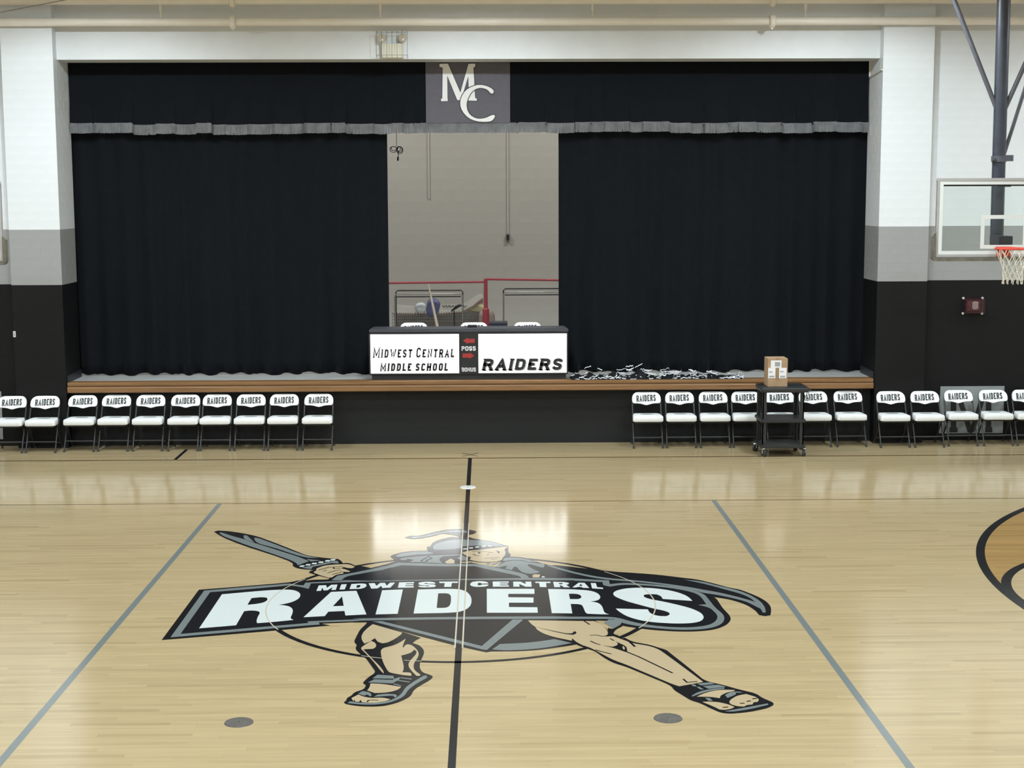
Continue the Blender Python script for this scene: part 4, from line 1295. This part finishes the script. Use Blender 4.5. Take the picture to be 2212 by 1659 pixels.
for X in (CX0 + 0.005, CX1 - 0.005):
    for Y in (CY0 + 0.01, CY1 - 0.01):
        s = 1 if X < 4.5 else -1
        u = 1 if Y < 21.7 else -1
        lg = MB()
        lg.box(min(X, X + s * 0.055), max(X, X + s * 0.055), min(Y, Y + u * 0.016), max(Y, Y + u * 0.016), 0.10, 0.95)
        lg.box(min(X, X + s * 0.016), max(X, X + s * 0.016), min(Y, Y + u * 0.055), max(Y, Y + u * 0.055), 0.10, 0.95)
        obj('leg', lg, 'cart', ct)
for X, Y, a in ((CX0 + 0.03, CY0 + 0.02, 0.5), (CX1 + 0.01, CY0 + 0.03, -0.6), (CX0 - 0.01, CY1 - 0.03, -0.9), (CX1 - 0.02, CY1 - 0.02, 0.3)):
    w = MB()
    dx, dy = math.cos(a), math.sin(a)
    w.tube([(X - dx * 0.016, Y - dy * 0.016, 0.052), (X - dx * 0.013, Y - dy * 0.013, 0.052), (X + dx * 0.013, Y + dy * 0.013, 0.052), (X + dx * 0.016, Y + dy * 0.016, 0.052)], [0.045, 0.052, 0.052, 0.045], 18)
    ca = obj('caster', w, 'rubber', ct, smooth=True)
    fk = MB()
    for e in (-1, 1):
        fk.tube([(X + e * dx * 0.022, Y + e * dy * 0.022, 0.05), (X + e * dx * 0.022, Y + e * dy * 0.022, 0.115)], 0.009, 6)
    fk.disc((X, Y, 0.112), 0.035, 0.03, 0.014, 12)
    obj('caster_fork', fk, 'steel', ca)
cdx = MB()
cdx.tube([(CX1 + 0.06, CY0 + 0.05, 0.94), (CX1 + 0.07, CY0 + 0.03, 0.86), (CX1 + 0.04, CY0 + 0.02, 0.80), (CX1 + 0.02, CY0 + 0.03, 0.86), (CX1 + 0.05, CY0 + 0.05, 0.94)], 0.005, 6)
obj('power_cord', cdx, 'black', ct, smooth=True)
bx = thing('cardboard_box', 'small brown cardboard box with white labels on the black cart', 'box', (4.45, 21.75, 1.0))
b0, b1 = at(1657.5, 822, 21.62), at(1701.5, 774, 21.62)
obj('carton', MB().box(b0.x, b1.x, 21.60, 21.88, 1.0, b1.z), 'cardboard', bx, bevel=0.004)
zb = lambda x, y: at(1340 + x / 4.809, 740 + y / 4.809, 21.60)
def lbl(x0, y0, x1, y1, nm='label_sticker', mt='paper', off=0.0015):
    a, b = zb(x0, y1), zb(x1, y0)
    return obj(nm, MB().box(a.x, b.x, 21.60 - off, 21.60, a.z, b.z), mt, bx)
lbl(1563, 185, 1675, 262); lbl(1535, 262, 1612, 370); lbl(1648, 262, 1727, 370)
lbl(1612, 162, 1660, 395, 'packing_tape', 'cardboard_dark', 0.0008)
for q in ((1605, 202, 1660, 248), (1545, 300, 1580, 312), (1658, 296, 1695, 308), (1545, 345, 1600, 360), (1660, 345, 1712, 362)):
    lbl(*q, 'label_print', 'print_gray', 0.002)

# ------------------------------------------------------------------ streamers heaped on the stage edge
rs = random.Random(21)
def heap(X, Y, w, dpt, h, label):
    t = thing('streamer_heap', label, 'streamers', (X, Y, STAGE_Z), 'streamer heaps on the stage edge')
    mb = MB()
    nx, ny = 16, 8
    for j in range(ny + 1):
        for i in range(nx + 1):
            u, v_ = i / nx * 2 - 1, j / ny * 2 - 1
            k = max(0, 1 - u * u) ** 0.6 * max(0, 1 - v_ * v_) ** 0.6
            z = STAGE_Z + 0.006 + h * k * (0.45 + 0.4 * rs.random()) * (0.75 + 0.35 * math.sin(u * 5 + X * 3))
            mb.v.append((X + u * w / 2 + (rs.uniform(-.02, .02) if 0 < i < nx else 0), max(22.63, Y + v_ * dpt / 2 + rs.uniform(-.015, .015)), max(STAGE_Z + 0.006, z)))
    for j in range(ny):
        for i in range(nx):
            b = j * (nx + 1) + i
            mb.f.append((b, b + 1, b + nx + 2, b + nx + 1))
            mb.m.append(0)
    obj('black_tangle', mb, 'streamer_black', t, smooth='all', kind='stuff')
    for _ in range(int(w * 34) + 4):
        cx, cy = X + rs.uniform(-.42, .40) * w, Y - dpt / 2 + rs.uniform(-0.01, 0.10)
        cy = max(cy, 22.64)
        n, a, st = rs.randint(7, 14), rs.uniform(0, 6.3), rs.uniform(0.010, 0.020)
        wd = rs.uniform(0.006, 0.013)
        z = STAGE_Z + 0.015 + (rs.random() ** 3) * h * 1.3
        px, py = cx, cy
        path = []
        for k in range(n):
            path.append((px, py, z))
            a += rs.uniform(-1.1, 1.1)
            px = min(X + w / 2, max(X - w / 2, px + math.cos(a) * st * 1.4))
            py = max(22.635, py + math.sin(a) * st * 0.7)
            z = max(STAGE_Z + 0.012, z + rs.uniform(-0.015, 0.013))
        rb = MB()
        for k in range(n - 1):
            p, q = path[k], path[k + 1]
            rb.poly([(p[0], p[1], p[2]), (q[0], q[1], q[2]), (q[0], q[1] + wd * 0.4, q[2] + wd), (p[0], p[1] + wd * 0.4, p[2] + wd)])
        obj('ribbon', rb, 'streamer_white', t)
for X, w, h, lb in ((1.715, 0.40, 0.13, 'black and white streamer heap right beside the lit table'),
                    (2.13, 0.42, 0.14, 'second streamer heap from the lit table on the stage edge'),
                    (2.575, 0.46, 0.19, 'tallest streamer heap, above the first chair of the right row'),
                    (3.045, 0.47, 0.12, 'streamer heap above the gap after the second chair of the right row'),
                    (3.52, 0.47, 0.11, 'low streamer heap above the third chair of the right row'),
                    (3.945, 0.37, 0.07, 'flattest streamer heap, just left of the cart')):
    heap(X, 22.84, w, 0.40, h, lb)

# ------------------------------------------------------------------ basketball goals
def make_goal(X, label, reach=0.66, sd=1):
    Yb = 19.90
    t = thing('basketball_goal', label, 'basketball hoop', (X, Yb, 2.6), 'ceiling-hung basketball goals')
    x0, x1, z0, z1 = X - 0.895, X + 0.895, 2.925, 3.955
    obj('glass_pane', MB().box(x0 + 0.03, x1 - 0.03, Yb, Yb + 0.012, z0 + 0.03, z1 - 0.03), 'glass', t, label='clear glass backboard')
    fm = MB()
    def rect(mb, a0, a1, c0, c1, w, ya, yb):
        mb.box(a0, a1, ya, yb, c1 - w, c1)
        mb.box(a0, a1, ya, yb, c0, c0 + w)
        mb.box(a0, a0 + w, ya, yb, c0 + w, c1 - w)
        mb.box(a1 - w, a1, ya, yb, c0 + w, c1 - w)
    rect(fm, x0, x1, z0, z1, 0.038, Yb - 0.006, Yb + 0.04)
    obj('board_frame', fm, 'frame_alu', t, bevel=0.004)
    pr = MB()
    rect(pr, x0 + 0.038, x1 - 0.038, z0 + 0.038, z1 - 0.038, 0.045, Yb - 0.003, Yb - 0.0005)
    obj('border_stripe', pr, 'board_white', t)
    sq = MB()
    rect(sq, X - 0.305, X + 0.305, 3.035, 3.475, 0.05, Yb - 0.003, Yb - 0.0005)
    obj('target_square', sq, 'board_white', t)
    br = MB()
    br.box(x0 + 0.04, x1 - 0.04, Yb + 0.045, Yb + 0.075, z1 - 0.105, z1 - 0.075)
    br.box(X - 0.09, X + 0.09, Yb + 0.045, Yb + 0.10, z1 - 0.115, z1 - 0.065)
    obj('back_bracket', br, 'brace', t)
    pd = MB()
    pp_ = [(x0 - 0.03, 3.235), (x0 - 0.048, 3.20), (x0 - 0.048, 2.95)] + arc(x0 + 0.012, 2.935, 0.06, 190, 270, 6)
    pp_ += arc(x1 - 0.012, 2.935, 0.06, 270, 350, 6) + [(x1 + 0.048, 2.95), (x1 + 0.048, 3.20), (x1 + 0.03, 3.235), (x1 + 0.002, 3.25),
            (x1 + 0.002, 2.923), (x0 - 0.002, 2.923), (x0 - 0.002, 3.25)]
    pd.prism(pp_, Yb - 0.035, Yb + 0.055)
    obj('edge_padding', pd, 'foam', t, bevel=0.008)
    ms = MB()
    ms.tube([(X + 0.06, 20.34, 3.06), (X + 0.05, 20.34, 4.2), (X + 0.03, 20.34, ZTOP)], 0.087, 20)
    obj('mast', ms, 'mast', t, smooth=True)
    ar = MB()
    ar.box(X - 0.05, X + 0.13, Yb + 0.012, 20.30, 3.08, 3.20)
    obj('support_arm', ar, 'mast', t, bevel=0.006)
    for s in (-1, 1):
        b = MB()
        lo, hi = Vector((X + 0.05 + s * 0.06, 20.34, 4.88)), Vector((X + 0.04 + s * reach, 20.34, 6.28))
        b.tube([lo, hi, hi + (hi - lo) * 0.8], 0.032, 10)
        obj('brace', b, 'brace', t, smooth=True)
    b = MB()
    lo, hi = Vector((X + 0.05 + sd * 0.08, 20.40, 4.25)), Vector((X + 0.05 + sd * 0.35, 20.55, 5.02))
    b.tube([lo, hi, hi + (hi - lo) * 2.6], 0.026, 8)
    obj('stay_rod', b, 'brace', t, smooth=True)
    c = MB()
    c.tube([(X - 0.02 + 0.07, 20.34, 4.17), (X + 0.05, 20.34, 4.25)], 0.10, 20)
    c.box(X + 0.10, X + 0.22, 20.27, 20.35, 4.18, 4.26)
    c.box(X - 0.07, X - 0.03, 20.24, 20.30, 4.19, 4.23)
    obj('clamp', c, 'brace', t, smooth=True)
    rm = MB()
    yc, zc, rr = Yb - 0.40, 3.05, 0.229
    rm.tube([(X + rr * math.cos(k * math.pi / 16), yc + rr * math.sin(k * math.pi / 16), zc) for k in range(32)], 0.011, 8, close=True)
    rm.box(X - 0.10, X + 0.10, Yb - 0.17, Yb - 0.003, zc - 0.02, zc + 0.012)
    rm.box(X - 0.09, X + 0.09, Yb - 0.02, Yb - 0.002, zc - 0.12, zc + 0.012)
    rim = obj('rim', rm, 'rim', t, smooth=True)
    nt = MB()
    rows = [(0, 0.225), (0.10, 0.185), (0.19, 0.150), (0.28, 0.125), (0.35, 0.118), (0.42, 0.125)]
    N = 12
    for s in (-1, 1):
        for k in range(N):
            path = []
            for i, (dz, rad) in enumerate(rows):
                a = 2 * math.pi * (k + 0.5 * i * s) / N
                jit = 0.008 * math.sin(k * 2.3 + i)
                path.append((X + (rad + jit) * math.cos(a), yc + (rad + jit) * math.sin(a), zc - dz + jit))
            nt.tube(path, 0.0048, 5, caps=False)
    for k in range(N):
        a = 2 * math.pi * (k + 0.5) / N
        nt.tube([(X + 0.125 * math.cos(a), yc + 0.125 * math.sin(a), zc - 0.42), (X + 0.125 * math.cos(a), yc + 0.125 * math.sin(a), zc - 0.455)], 0.006, 5)
    obj('net', nt, 'cord', t, smooth=True)
    return t
make_goal(7.04, 'glass basketball backboard with red rim and white net hanging at the right')
make_goal(-6.925, 'basketball goal cut off by the left edge with only its padded corner in view', 0.40, -1)

# ------------------------------------------------------------------ unseen shades added to the lamp row, cutting its light off high on the wall
for X, w in zip(LAMP_X, ('leftmost', 'second from the left', 'middle one', 'second from the right', 'rightmost')):
    t = thing('dome_lamp', f'ceiling lamp with added dome shade above the upper picture edge, {w} of five', 'lamp', (X, LAMP_Y, LAMP_Z), 'dome lamps in front of the stage wall')
    mb = MB()
    prof_ = [(0.05, 0.36), (0.16, 0.33), (0.29, 0.22), (0.37, 0.08), (0.40, -0.075), (0.392, -0.075), (0.36, 0.08), (0.28, 0.21), (0.15, 0.315), (0.05, 0.345)]
    n = 28
    for rr, dz in prof_:
        for k in range(n):
            a = 2 * math.pi * k / n
            mb.v.append((X + rr * math.cos(a), LAMP_Y + rr * math.sin(a), LAMP_Z + dz))
    for j in range(len(prof_)):
        j2 = (j + 1) % len(prof_)
        for k in range(n):
            k2 = (k + 1) % n
            mb.f.append((j * n + k, j * n + k2, j2 * n + k2, j2 * n + k))
            mb.m.append(0)
    obj('shade', mb, 'shade', t, smooth=True)
    mb = MB()
    mb.tube([(X, LAMP_Y, LAMP_Z + 0.34), (X, LAMP_Y, ZTOP - 0.002)], 0.05, 10)
    obj('stem', mb, 'shade', t, smooth=True)

# ------------------------------------------------------------------ things on the walls
ya = 22.70
za = lambda x, y, Y=ya: at(2000 + x / 10.368, 600 + y / 10.368, Y)
al = thing('fire_alarm_strobe', 'dark red caged fire alarm strobe on the black wall under the backboard', 'alarm', (za(1100, 650, YW).x, YW, za(1100, 830, YW).z))
wc = MB()
c00, c11 = za(885, 815), za(1325, 470)
X0, X1, ZA, ZB = c00.x, c11.x, c00.z, c11.z
for i in range(13):
    X = X0 + (X1 - X0) * i / 12
    wc.tube([(X, YW, ZB + 0.01), (X, ya, ZB - 0.02), (X, ya, ZA + 0.02), (X, YW, ZA - 0.01)], 0.0028, 5)
for i in range(9):
    z = ZA + 0.02 + (ZB - ZA - 0.04) * i / 8
    wc.tube([(X0, YW, z), (X0 + 0.01, ya, z), (X1 - 0.01, ya, z), (X1, YW, z)], 0.0028, 5)
obj('wire_cage', wc, 'alarm_red', al)
obj('back_plate', MB().box(X0 + 0.05, X1 - 0.05, YW - 0.06, YW - 0.002, ZA + 0.04, ZB - 0.04), 'alarm_red', al, bevel=0.008)
s0, s1 = za(1045, 710, 22.74), za(1180, 530, 22.74)
obj('strobe', MB().box(s0.x, s1.x, 22.735, 22.77, s0.z, s1.z), 'alarm_light', al, bevel=0.012)
for X in (X0, X1):
    for z in (ZA, ZB):
        k = MB()
        k.tube([(X, YW - 0.001, z), (X, YW - 0.02, z), (X, YW - 0.024, z)], [0.02, 0.018, 0.01], 10)
        obj('corner_clip', k, 'mesh_gray', al, smooth=True)
zm = lambda x, y: at(2000 + x / 8.297, 800 + y / 8.297, YW - 0.012)
def panel(x0, x1, label, letter):
    t = thing('wall_panel', label, 'panel', ((x0 + x1) / 2, YW, 0.105), 'gray letter panels low on the wall')
    obj('board', MB().box(x0, x1, YW - 0.012, YW - 0.001, 0.105, 0.833), 'panel_gray', t, bevel=0.002)
    if letter:
        for i, pts in enumerate(([(420, 400), (545, 400), (545, 1020), (568, 1020), (568, 1112), (420, 1112), (420, 1020), (445, 1020), (445, 490), (420, 490)],
                    [(1075, 400), (1192, 400), (1192, 490), (1172, 490), (1172, 1020), (1192, 1020), (1192, 1112), (1060, 1112), (1060, 1020), (1075, 1020)],
                    [(520, 400), (615, 400), (850, 1112), (752, 1112)], [(1000, 400), (1098, 400), (865, 1112), (768, 1112)])):
            if i == 0:
                mb = MB()
            mb.tess([[(zm(*p).x, YW - 0.0135 - i * 0.0003, zm(*p).z) for p in pts]])
        obj('letter', mb, 'print_black', t, label='black letter M')
    return t
panel(7.156, 8.139, 'gray wall panel with a black letter M behind the right-hand chairs', True)
panel(-8.2, at(4, 880, YW - 0.012).x, 'gray wall panel at the left picture edge behind the first chair', False)
q = at(30.5, 722, YW - 0.01)
sw = thing('wall_outlet', 'small light outlet plate on the black wall at far left', 'outlet', (q.x, YP, q.z - 0.04))
q = at(31, 722, YP - 0.01)
obj('plate', MB().box(q.x - 0.02, q.x + 0.02, YP - 0.012, YP - 0.001, q.z - 0.045, q.z + 0.045), 'mesh_gray', sw, bevel=0.004)
obj('socket', MB().box(q.x - 0.008, q.x + 0.008, YP - 0.014, YP - 0.012, q.z - 0.03, q.z + 0.03), 'print_gray', sw)
cd = MB()
cd.tube([(PR0 - 0.012, 22.62, 5.56), (PR0 - 0.012, 23.33, 5.50), (PR0 - 0.012, 23.34, 5.74)], 0.011, 8)
tag(obj('wall_conduit', cd, 'pipe', smooth=True), 'thin white conduit in the upper right corner of the stage opening', 'conduit')

# ------------------------------------------------------------------ floor socket covers
for X, Y, rr, mt, lb in ((-1.559, 10.62, 0.105, 'cover', 'round gray floor socket cover at the lower left of the emblem'),
                         (1.553, 10.626, 0.105, 'cover', 'round gray floor socket cover below the right sandal of the emblem')):
    t = thing('floor_socket_cover', lb, 'floor cover', (X, Y, 0), 'round gray floor socket covers')
    obj('cover_plate', MB().disc((X, Y, 0.0), rr, rr - 0.004, 0.006, 32), mt, t)
    obj('lift_pin', MB().disc((X, Y, 0.006), 0.006, 0.005, 0.002, 10), 'black', t)
t = thing('floor_socket_cover', 'small bright round socket cover on the midcourt line near the stage', 'floor cover', (0, 19.352, 0))
obj('cover_plate', MB().disc((-0.004, 19.352, 0.0), 0.105, 0.10, 0.006, 32), 'cover_bright', t)
obj('lift_pin', MB().disc((-0.004, 19.352, 0.006), 0.008, 0.006, 0.002, 10), 'black', t)

# ------------------------------------------------------------------ things stored on the stage behind the gap
def barstand(px0, px1, py0, py1, label, post_px, Y):
    a, b = at(px0, py0, Y), at(px1, py1, Y)
    t = thing('padded_bar_stand', label, 'bar stand', ((a.x + b.x) / 2, Y, STAGE_Z), 'red padded bar stands on the stage')
    mb = MB()
    mb.tube([a, b], 0.019, 10)
    obj('top_bar', mb, 'red_pole', t, smooth=True)
    for q in post_px:
        p = at(q, (py0 + py1) / 2, Y)
        m2 = MB()
        m2.tube([(p.x, Y, p.z + 0.02), (p.x, Y, 1.86), (p.x, Y, 1.84), (p.x, Y, STAGE_Z + 0.02)], [0.030, 0.034, 0.055, 0.06], 12)
        obj('post', m2, 'red_pole', t, smooth=True)
        obj('base_plate', MB().disc((p.x, Y, STAGE_Z), 0.26, 0.24, 0.03, 24), 'red_pole', t)
    return t
barstand(700, 1046, 613, 609, 'red padded bar stand, left one of two behind the curtain gap', (705,), 25.55)
barstand(1048, 1330, 603, 607, 'red padded bar stand with its post in the middle of the curtain gap', (1049, 1325), 25.45)
def rack(px0, px1, py, Y, label, mt):
    a, b = at(px0, py, Y), at(px1, py, Y)
    t = thing('coat_rack', label, 'rack', ((a.x + b.x) / 2, Y, STAGE_Z), 'tube racks on the stage')
    for dy, m_ in ((0.0, 'chrome'), (0.30, 'dark_tube')):
        mb = MB()
        z = a.z + (0.03 if dy else -0.01)
        mb.tube([(a.x, Y + dy, STAGE_Z + 0.08), (a.x, Y + dy, z - 0.03), (a.x + 0.03, Y + dy, z), (b.x - 0.03, Y + dy, z), (b.x, Y + dy, z - 0.03), (b.x, Y + dy, STAGE_Z + 0.08)], 0.012, 8)
        obj('tube_frame', mb, m_, t, smooth=True)
    m3 = MB()
    m3.tube([(a.x + 0.02, Y - 0.02, a.z - 0.055), (b.x - 0.03, Y - 0.02, a.z - 0.055)], 0.012, 8)
    obj('hanging_rod', m3, 'dark_tube', t, smooth=True)
    for X in (a.x, b.x):
        obj('foot', MB().box(X - 0.02, X + 0.02, Y - 0.15, Y + 0.45, STAGE_Z + 0.05, STAGE_Z + 0.09), 'dark_tube', t, bevel=0.004)
        for yy in (-0.12, 0.42):
            w = MB()
            w.tube([(X - 0.012, Y + yy, STAGE_Z + 0.03), (X + 0.012, Y + yy, STAGE_Z + 0.03)], 0.03, 12)
            obj('caster', w, 'rubber', t, smooth=True)
    return t
rack(853, 999, 634, 26.0, 'tube clothes rack at the left of the curtain gap', 'chrome')
rack(1088, 1240, 630, 26.1, 'tube clothes rack at the right of the curtain gap', 'chrome')
# crate cart with wire sides
kx0, kx1 = at(850, 690, 26.9).x, at(1040, 690, 26.9).x
kt = thing('wire_cart', 'long gray wire-sided cart behind the left clothes rack', 'cart', ((kx0 + kx1) / 2, 26.9, STAGE_Z))
obj('deck', MB().box(kx0, kx1, 26.6, 27.2, STAGE_Z + 0.12, STAGE_Z + 0.17), 'gray_case', kt, bevel=0.006)
obj('back_panel', MB().box(kx0, kx1, 27.18, 27.2, STAGE_Z + 0.15, 1.70), 'gray_case', kt)
wm = MB()
for i in range(46):
    X = kx0 + (kx1 - kx0) * i / 45
    wm.tube([(X, 26.6, STAGE_Z + 0.15), (X, 26.6, 1.70)], 0.0035, 5)
for i in range(11):
    z = STAGE_Z + 0.17 + i * 0.053
    wm.tube([(kx0, 26.6, z), (kx1, 26.6, z)], 0.0035, 5)
obj('wire_side', wm, 'net_dark', kt)
for X in (kx0 + 0.05, kx1 - 0.05):
    for Y in (26.65, 27.15):
        w = MB()
        w.tube([(X - 0.015, Y, STAGE_Z + 0.06), (X + 0.015, Y, STAGE_Z + 0.06)], 0.06, 14)
        obj('wheel', w, 'rubber', kt, smooth=True)
# cream paper banner with toothed edge lying over the cart
za2 = lambda x, y: at(820 + x / 5.395, 560 + y / 5.395, 26.55)
def toothed(top, bottom, n, dep=0.03):
    pts = [za2(*p) for p in top]
    lo = [za2(*p) for p in bottom]
    P = [(q.x, q.z) for q in pts]
    T = []
    for i in range(len(lo) - 1):
        for k in range(n):
            for e, dz in ((0, 0), (0.5, -dep)):
                u = (k + e) / n
                T.append((lo[i].x + (lo[i + 1].x - lo[i].x) * u, lo[i].z + (lo[i + 1].z - lo[i].z) * u + dz))
    T.append((lo[-1].x, lo[-1].z))
    return P + T
bn = thing('paper_banner', 'cream paper banner with toothed edge draped over the wire cart', 'banner', (-0.6, 26.5, 1.70))
obj('sheet', MB().prism(toothed([(155, 525), (400, 545), (700, 530), (960, 525), (1060, 470), (1150, 410), (1200, 405)], [(1205, 440), (1080, 540), (960, 600), (690, 625), (380, 625), (155, 620)], 9), 26.575, 26.590), 'cream', bn)
obj('toothed_edge', MB().prism(toothed([(155, 600), (690, 605), (960, 580), (1080, 520), (1200, 420)], [(1210, 500), (1090, 560), (965, 610), (690, 640), (380, 640), (155, 635)], 11), 26.591, 26.596), 'pink_edge', bn)
wr = MB()
for i, x in enumerate((745, 790, 830, 870, 900, 990)):
    a = za2(x, 550)
    wr.tube([(a.x - 0.02, 26.571, a.z + 0.02), (a.x - 0.005, 26.571, a.z - 0.012), (a.x + 0.02, 26.571, a.z - 0.005), (a.x + 0.03, 26.571, a.z + 0.02)], 0.006, 5)
obj('painted_strokes', wr, 'print_black', bn)
def cloth(name, pts, Y, mt, label, cat, dep=0.16):
    c = [at(820 + x / 5.395, 560 + y / 5.395, Y) for x, y in pts]
    cx, cz = sum(q.x for q in c) / len(c), sum(q.z for q in c) / len(c)
    mb = MB()
    n = len(c)
    rr = random.Random(len(label))
    lv = ((0.0, 0.70), (0.03, 0.92), (0.08, 1.0), (dep - 0.03, 1.0), (dep, 0.85))
    for dy, s in lv:
        for q in c:
            mb.v.append((cx + (q.x - cx) * s, Y + dy + rr.uniform(-.008, .008), cz + (q.z - cz) * s))
    for k in range(len(lv) - 1):
        for i in range(n):
            j = (i + 1) % n
            mb.f.append((k * n + i, k * n + j, (k + 1) * n + j, (k + 1) * n + i))
            mb.m.append(0)
    mb.tess([[mb.v[i] for i in range(n)]])
    mb.tess([[mb.v[(len(lv) - 1) * n + i] for i in reversed(range(n))]])
    o = obj(name, mb, mt, smooth='all')
    o.modifiers.new('soft', 'SUBSURF').render_levels = 2
    return tag(o, label, cat)
cloth('yellow_cloth', [(985, 590), (1060, 545), (1120, 525), (1205, 525), (1300, 600), (1200, 640), (1060, 615)], 26.62, 'yellow_cloth', 'dull yellow cloth heaped behind the red post', 'cloth')
cloth('blue_cloth', [(560, 460), (620, 445), (690, 480), (715, 530), (690, 590), (680, 640), (610, 690), (545, 680), (540, 560)], 26.25, 'blue_cloth', 'dusty blue cloth hanging from the left clothes rack', 'cloth')
cloth('white_cloth', [(425, 510), (540, 500), (545, 600), (530, 640), (430, 640), (400, 560)], 26.22, 'white_cloth', 'white cloth hanging beside the blue cloth', 'cloth')
cloth('equipment_bag', [(1150, 640), (1180, 600), (1270, 590), (1330, 610), (1350, 680), (1345, 780), (1330, 1155), (1160, 1155), (1150, 780)], 26.0, 'maroon', 'brown bag bulging behind the red post', 'bag', 0.3)
wp = MB()
p0, p1 = at(925, 613, 26.0), at(946, 712, 25.6)
dirv = (p1 - p0)
wp.tube([p0, p0 + dirv * 0.33, p1, p1 + dirv * ((p1.z - STAGE_Z) / -dirv.z)], [0.012, 0.02, 0.028, 0.028], 8)
tag(obj('wooden_pole', wp, 'pale_wood', smooth=True), 'pale wooden pole leaning against the left clothes rack', 'pole')
ms = thing('microphone_stand', 'black microphone stand behind the lit table', 'microphone stand', (at(981, 700, 24.6).x, 24.6, STAGE_Z))
q = at(981, 672, 24.6)
sp_ = MB()
sp_.tube([(q.x, 24.6, STAGE_Z + 0.02), (q.x, 24.6, q.z)], 0.013, 8)
obj('upright', sp_, 'black', ms, smooth=True)
bo = MB()
e0, e1 = at(975, 672, 24.6), at(990, 661, 24.55)
bo.tube([e0, e0 + (e1 - e0) * 0.5, e1], [0.014, 0.02, 0.024], 8)
obj('clip', bo, 'black', ms, smooth=True)
mh = MB()
mh.tube([e1, e1 + Vector((0.03, -0.01, 0.012)), e1 + Vector((0.055, -0.02, 0.008))], [0.024, 0.026, 0.012], 10)
obj('microphone', mh, 'black', ms, smooth=True)
obj('base_plate', MB().disc((q.x, 24.6, STAGE_Z), 0.14, 0.13, 0.02, 20), 'black', ms)
c0, c1 = at(1057, 705, 24.4), at(1096, 697, 24.4)
sc_ = thing('equipment_case', 'low dark case standing right of the red post behind the table', 'case', ((c0.x + c1.x) / 2, 24.5, STAGE_Z))
obj('case_body', MB().box(c0.x, c1.x, 24.4, 24.75, STAGE_Z, c1.z - 0.03), 'navy_case', sc_, bevel=0.006)
obj('case_lid', MB().box(c0.x - 0.004, c1.x + 0.004, 24.395, 24.755, c1.z - 0.03, c1.z), 'navy_case', sc_, bevel=0.006)
# conduits, outlet box and hanging cable
for px, py, lb, box_ in ((927, 428, 'left thin conduit on the stage back wall ending without a box', False), (1097, 505, 'right thin conduit on the stage back wall ending in an outlet box', True)):
    a = at(px, py, 28.47)
    t = thing('conduit', lb, 'conduit', (a.x, 28.47, a.z), 'conduits on the stage back wall')
    mb = MB()
    mb.tube([(a.x, 28.475, a.z), (a.x, 28.475, ZTOP - 0.01)], 0.014, 8)
    obj('pipe', mb, 'conduit', t, smooth=True)
    if box_:
        obj('outlet_box', MB().box(a.x - 0.035, a.x + 0.035, 28.43, 28.495, a.z - 0.13, a.z), 'gray_case', t, bevel=0.005)
        obj('outlet_face', MB().box(a.x - 0.02, a.x + 0.02, 28.425, 28.43, a.z - 0.11, a.z - 0.02), 'black', t)
zc2 = lambda x, y: at(560 + x / 3.95, y / 3.95, 24.3)
hc = thing('hanging_cable', 'black coiled cable hanging in the gap beside the left curtain', 'cable', tuple(zc2(1180, 1370)))
mb = MB()
a = zc2(1172, 1250)
mb.tube([(a.x, 24.3, ZTOP), a], 0.004, 6)
obj('suspension_line', mb, 'black', hc)
mb = MB()
for k, (x0, x1, zlo) in enumerate(((1115, 1175, 1300), (1125, 1170, 1285), (1172, 1225, 1312), (1180, 1218, 1300), (1172, 1205, 1290))):
    c0, c1, b = zc2(x0, 1275), zc2(x1, 1262), zc2((x0 + x1) / 2, zlo)
    top_ = zc2((x0 + x1) / 2, 1250)
    loop = []
    for i in range(16):
        an = 2 * math.pi * i / 16
        loop.append(((c0.x + c1.x) / 2 + (c1.x - c0.x) / 2 * math.cos(an), 24.3 + 0.02 * math.sin(an * 2 + k), (top_.z + b.z) / 2 + (top_.z - b.z) / 2 * math.sin(an)))
    mb.tube(loop, 0.006, 6, close=True)
obj('coil', mb, 'black', hc, smooth=True)
mb = MB()
mb.tube([zc2(1175, 1262), zc2(1188, 1310), zc2(1184, 1340)], 0.006, 6)
mb.tube([zc2(1184, 1338), zc2(1183, 1372)], 0.014, 8)
obj('plug', mb, 'black', hc, smooth=True)
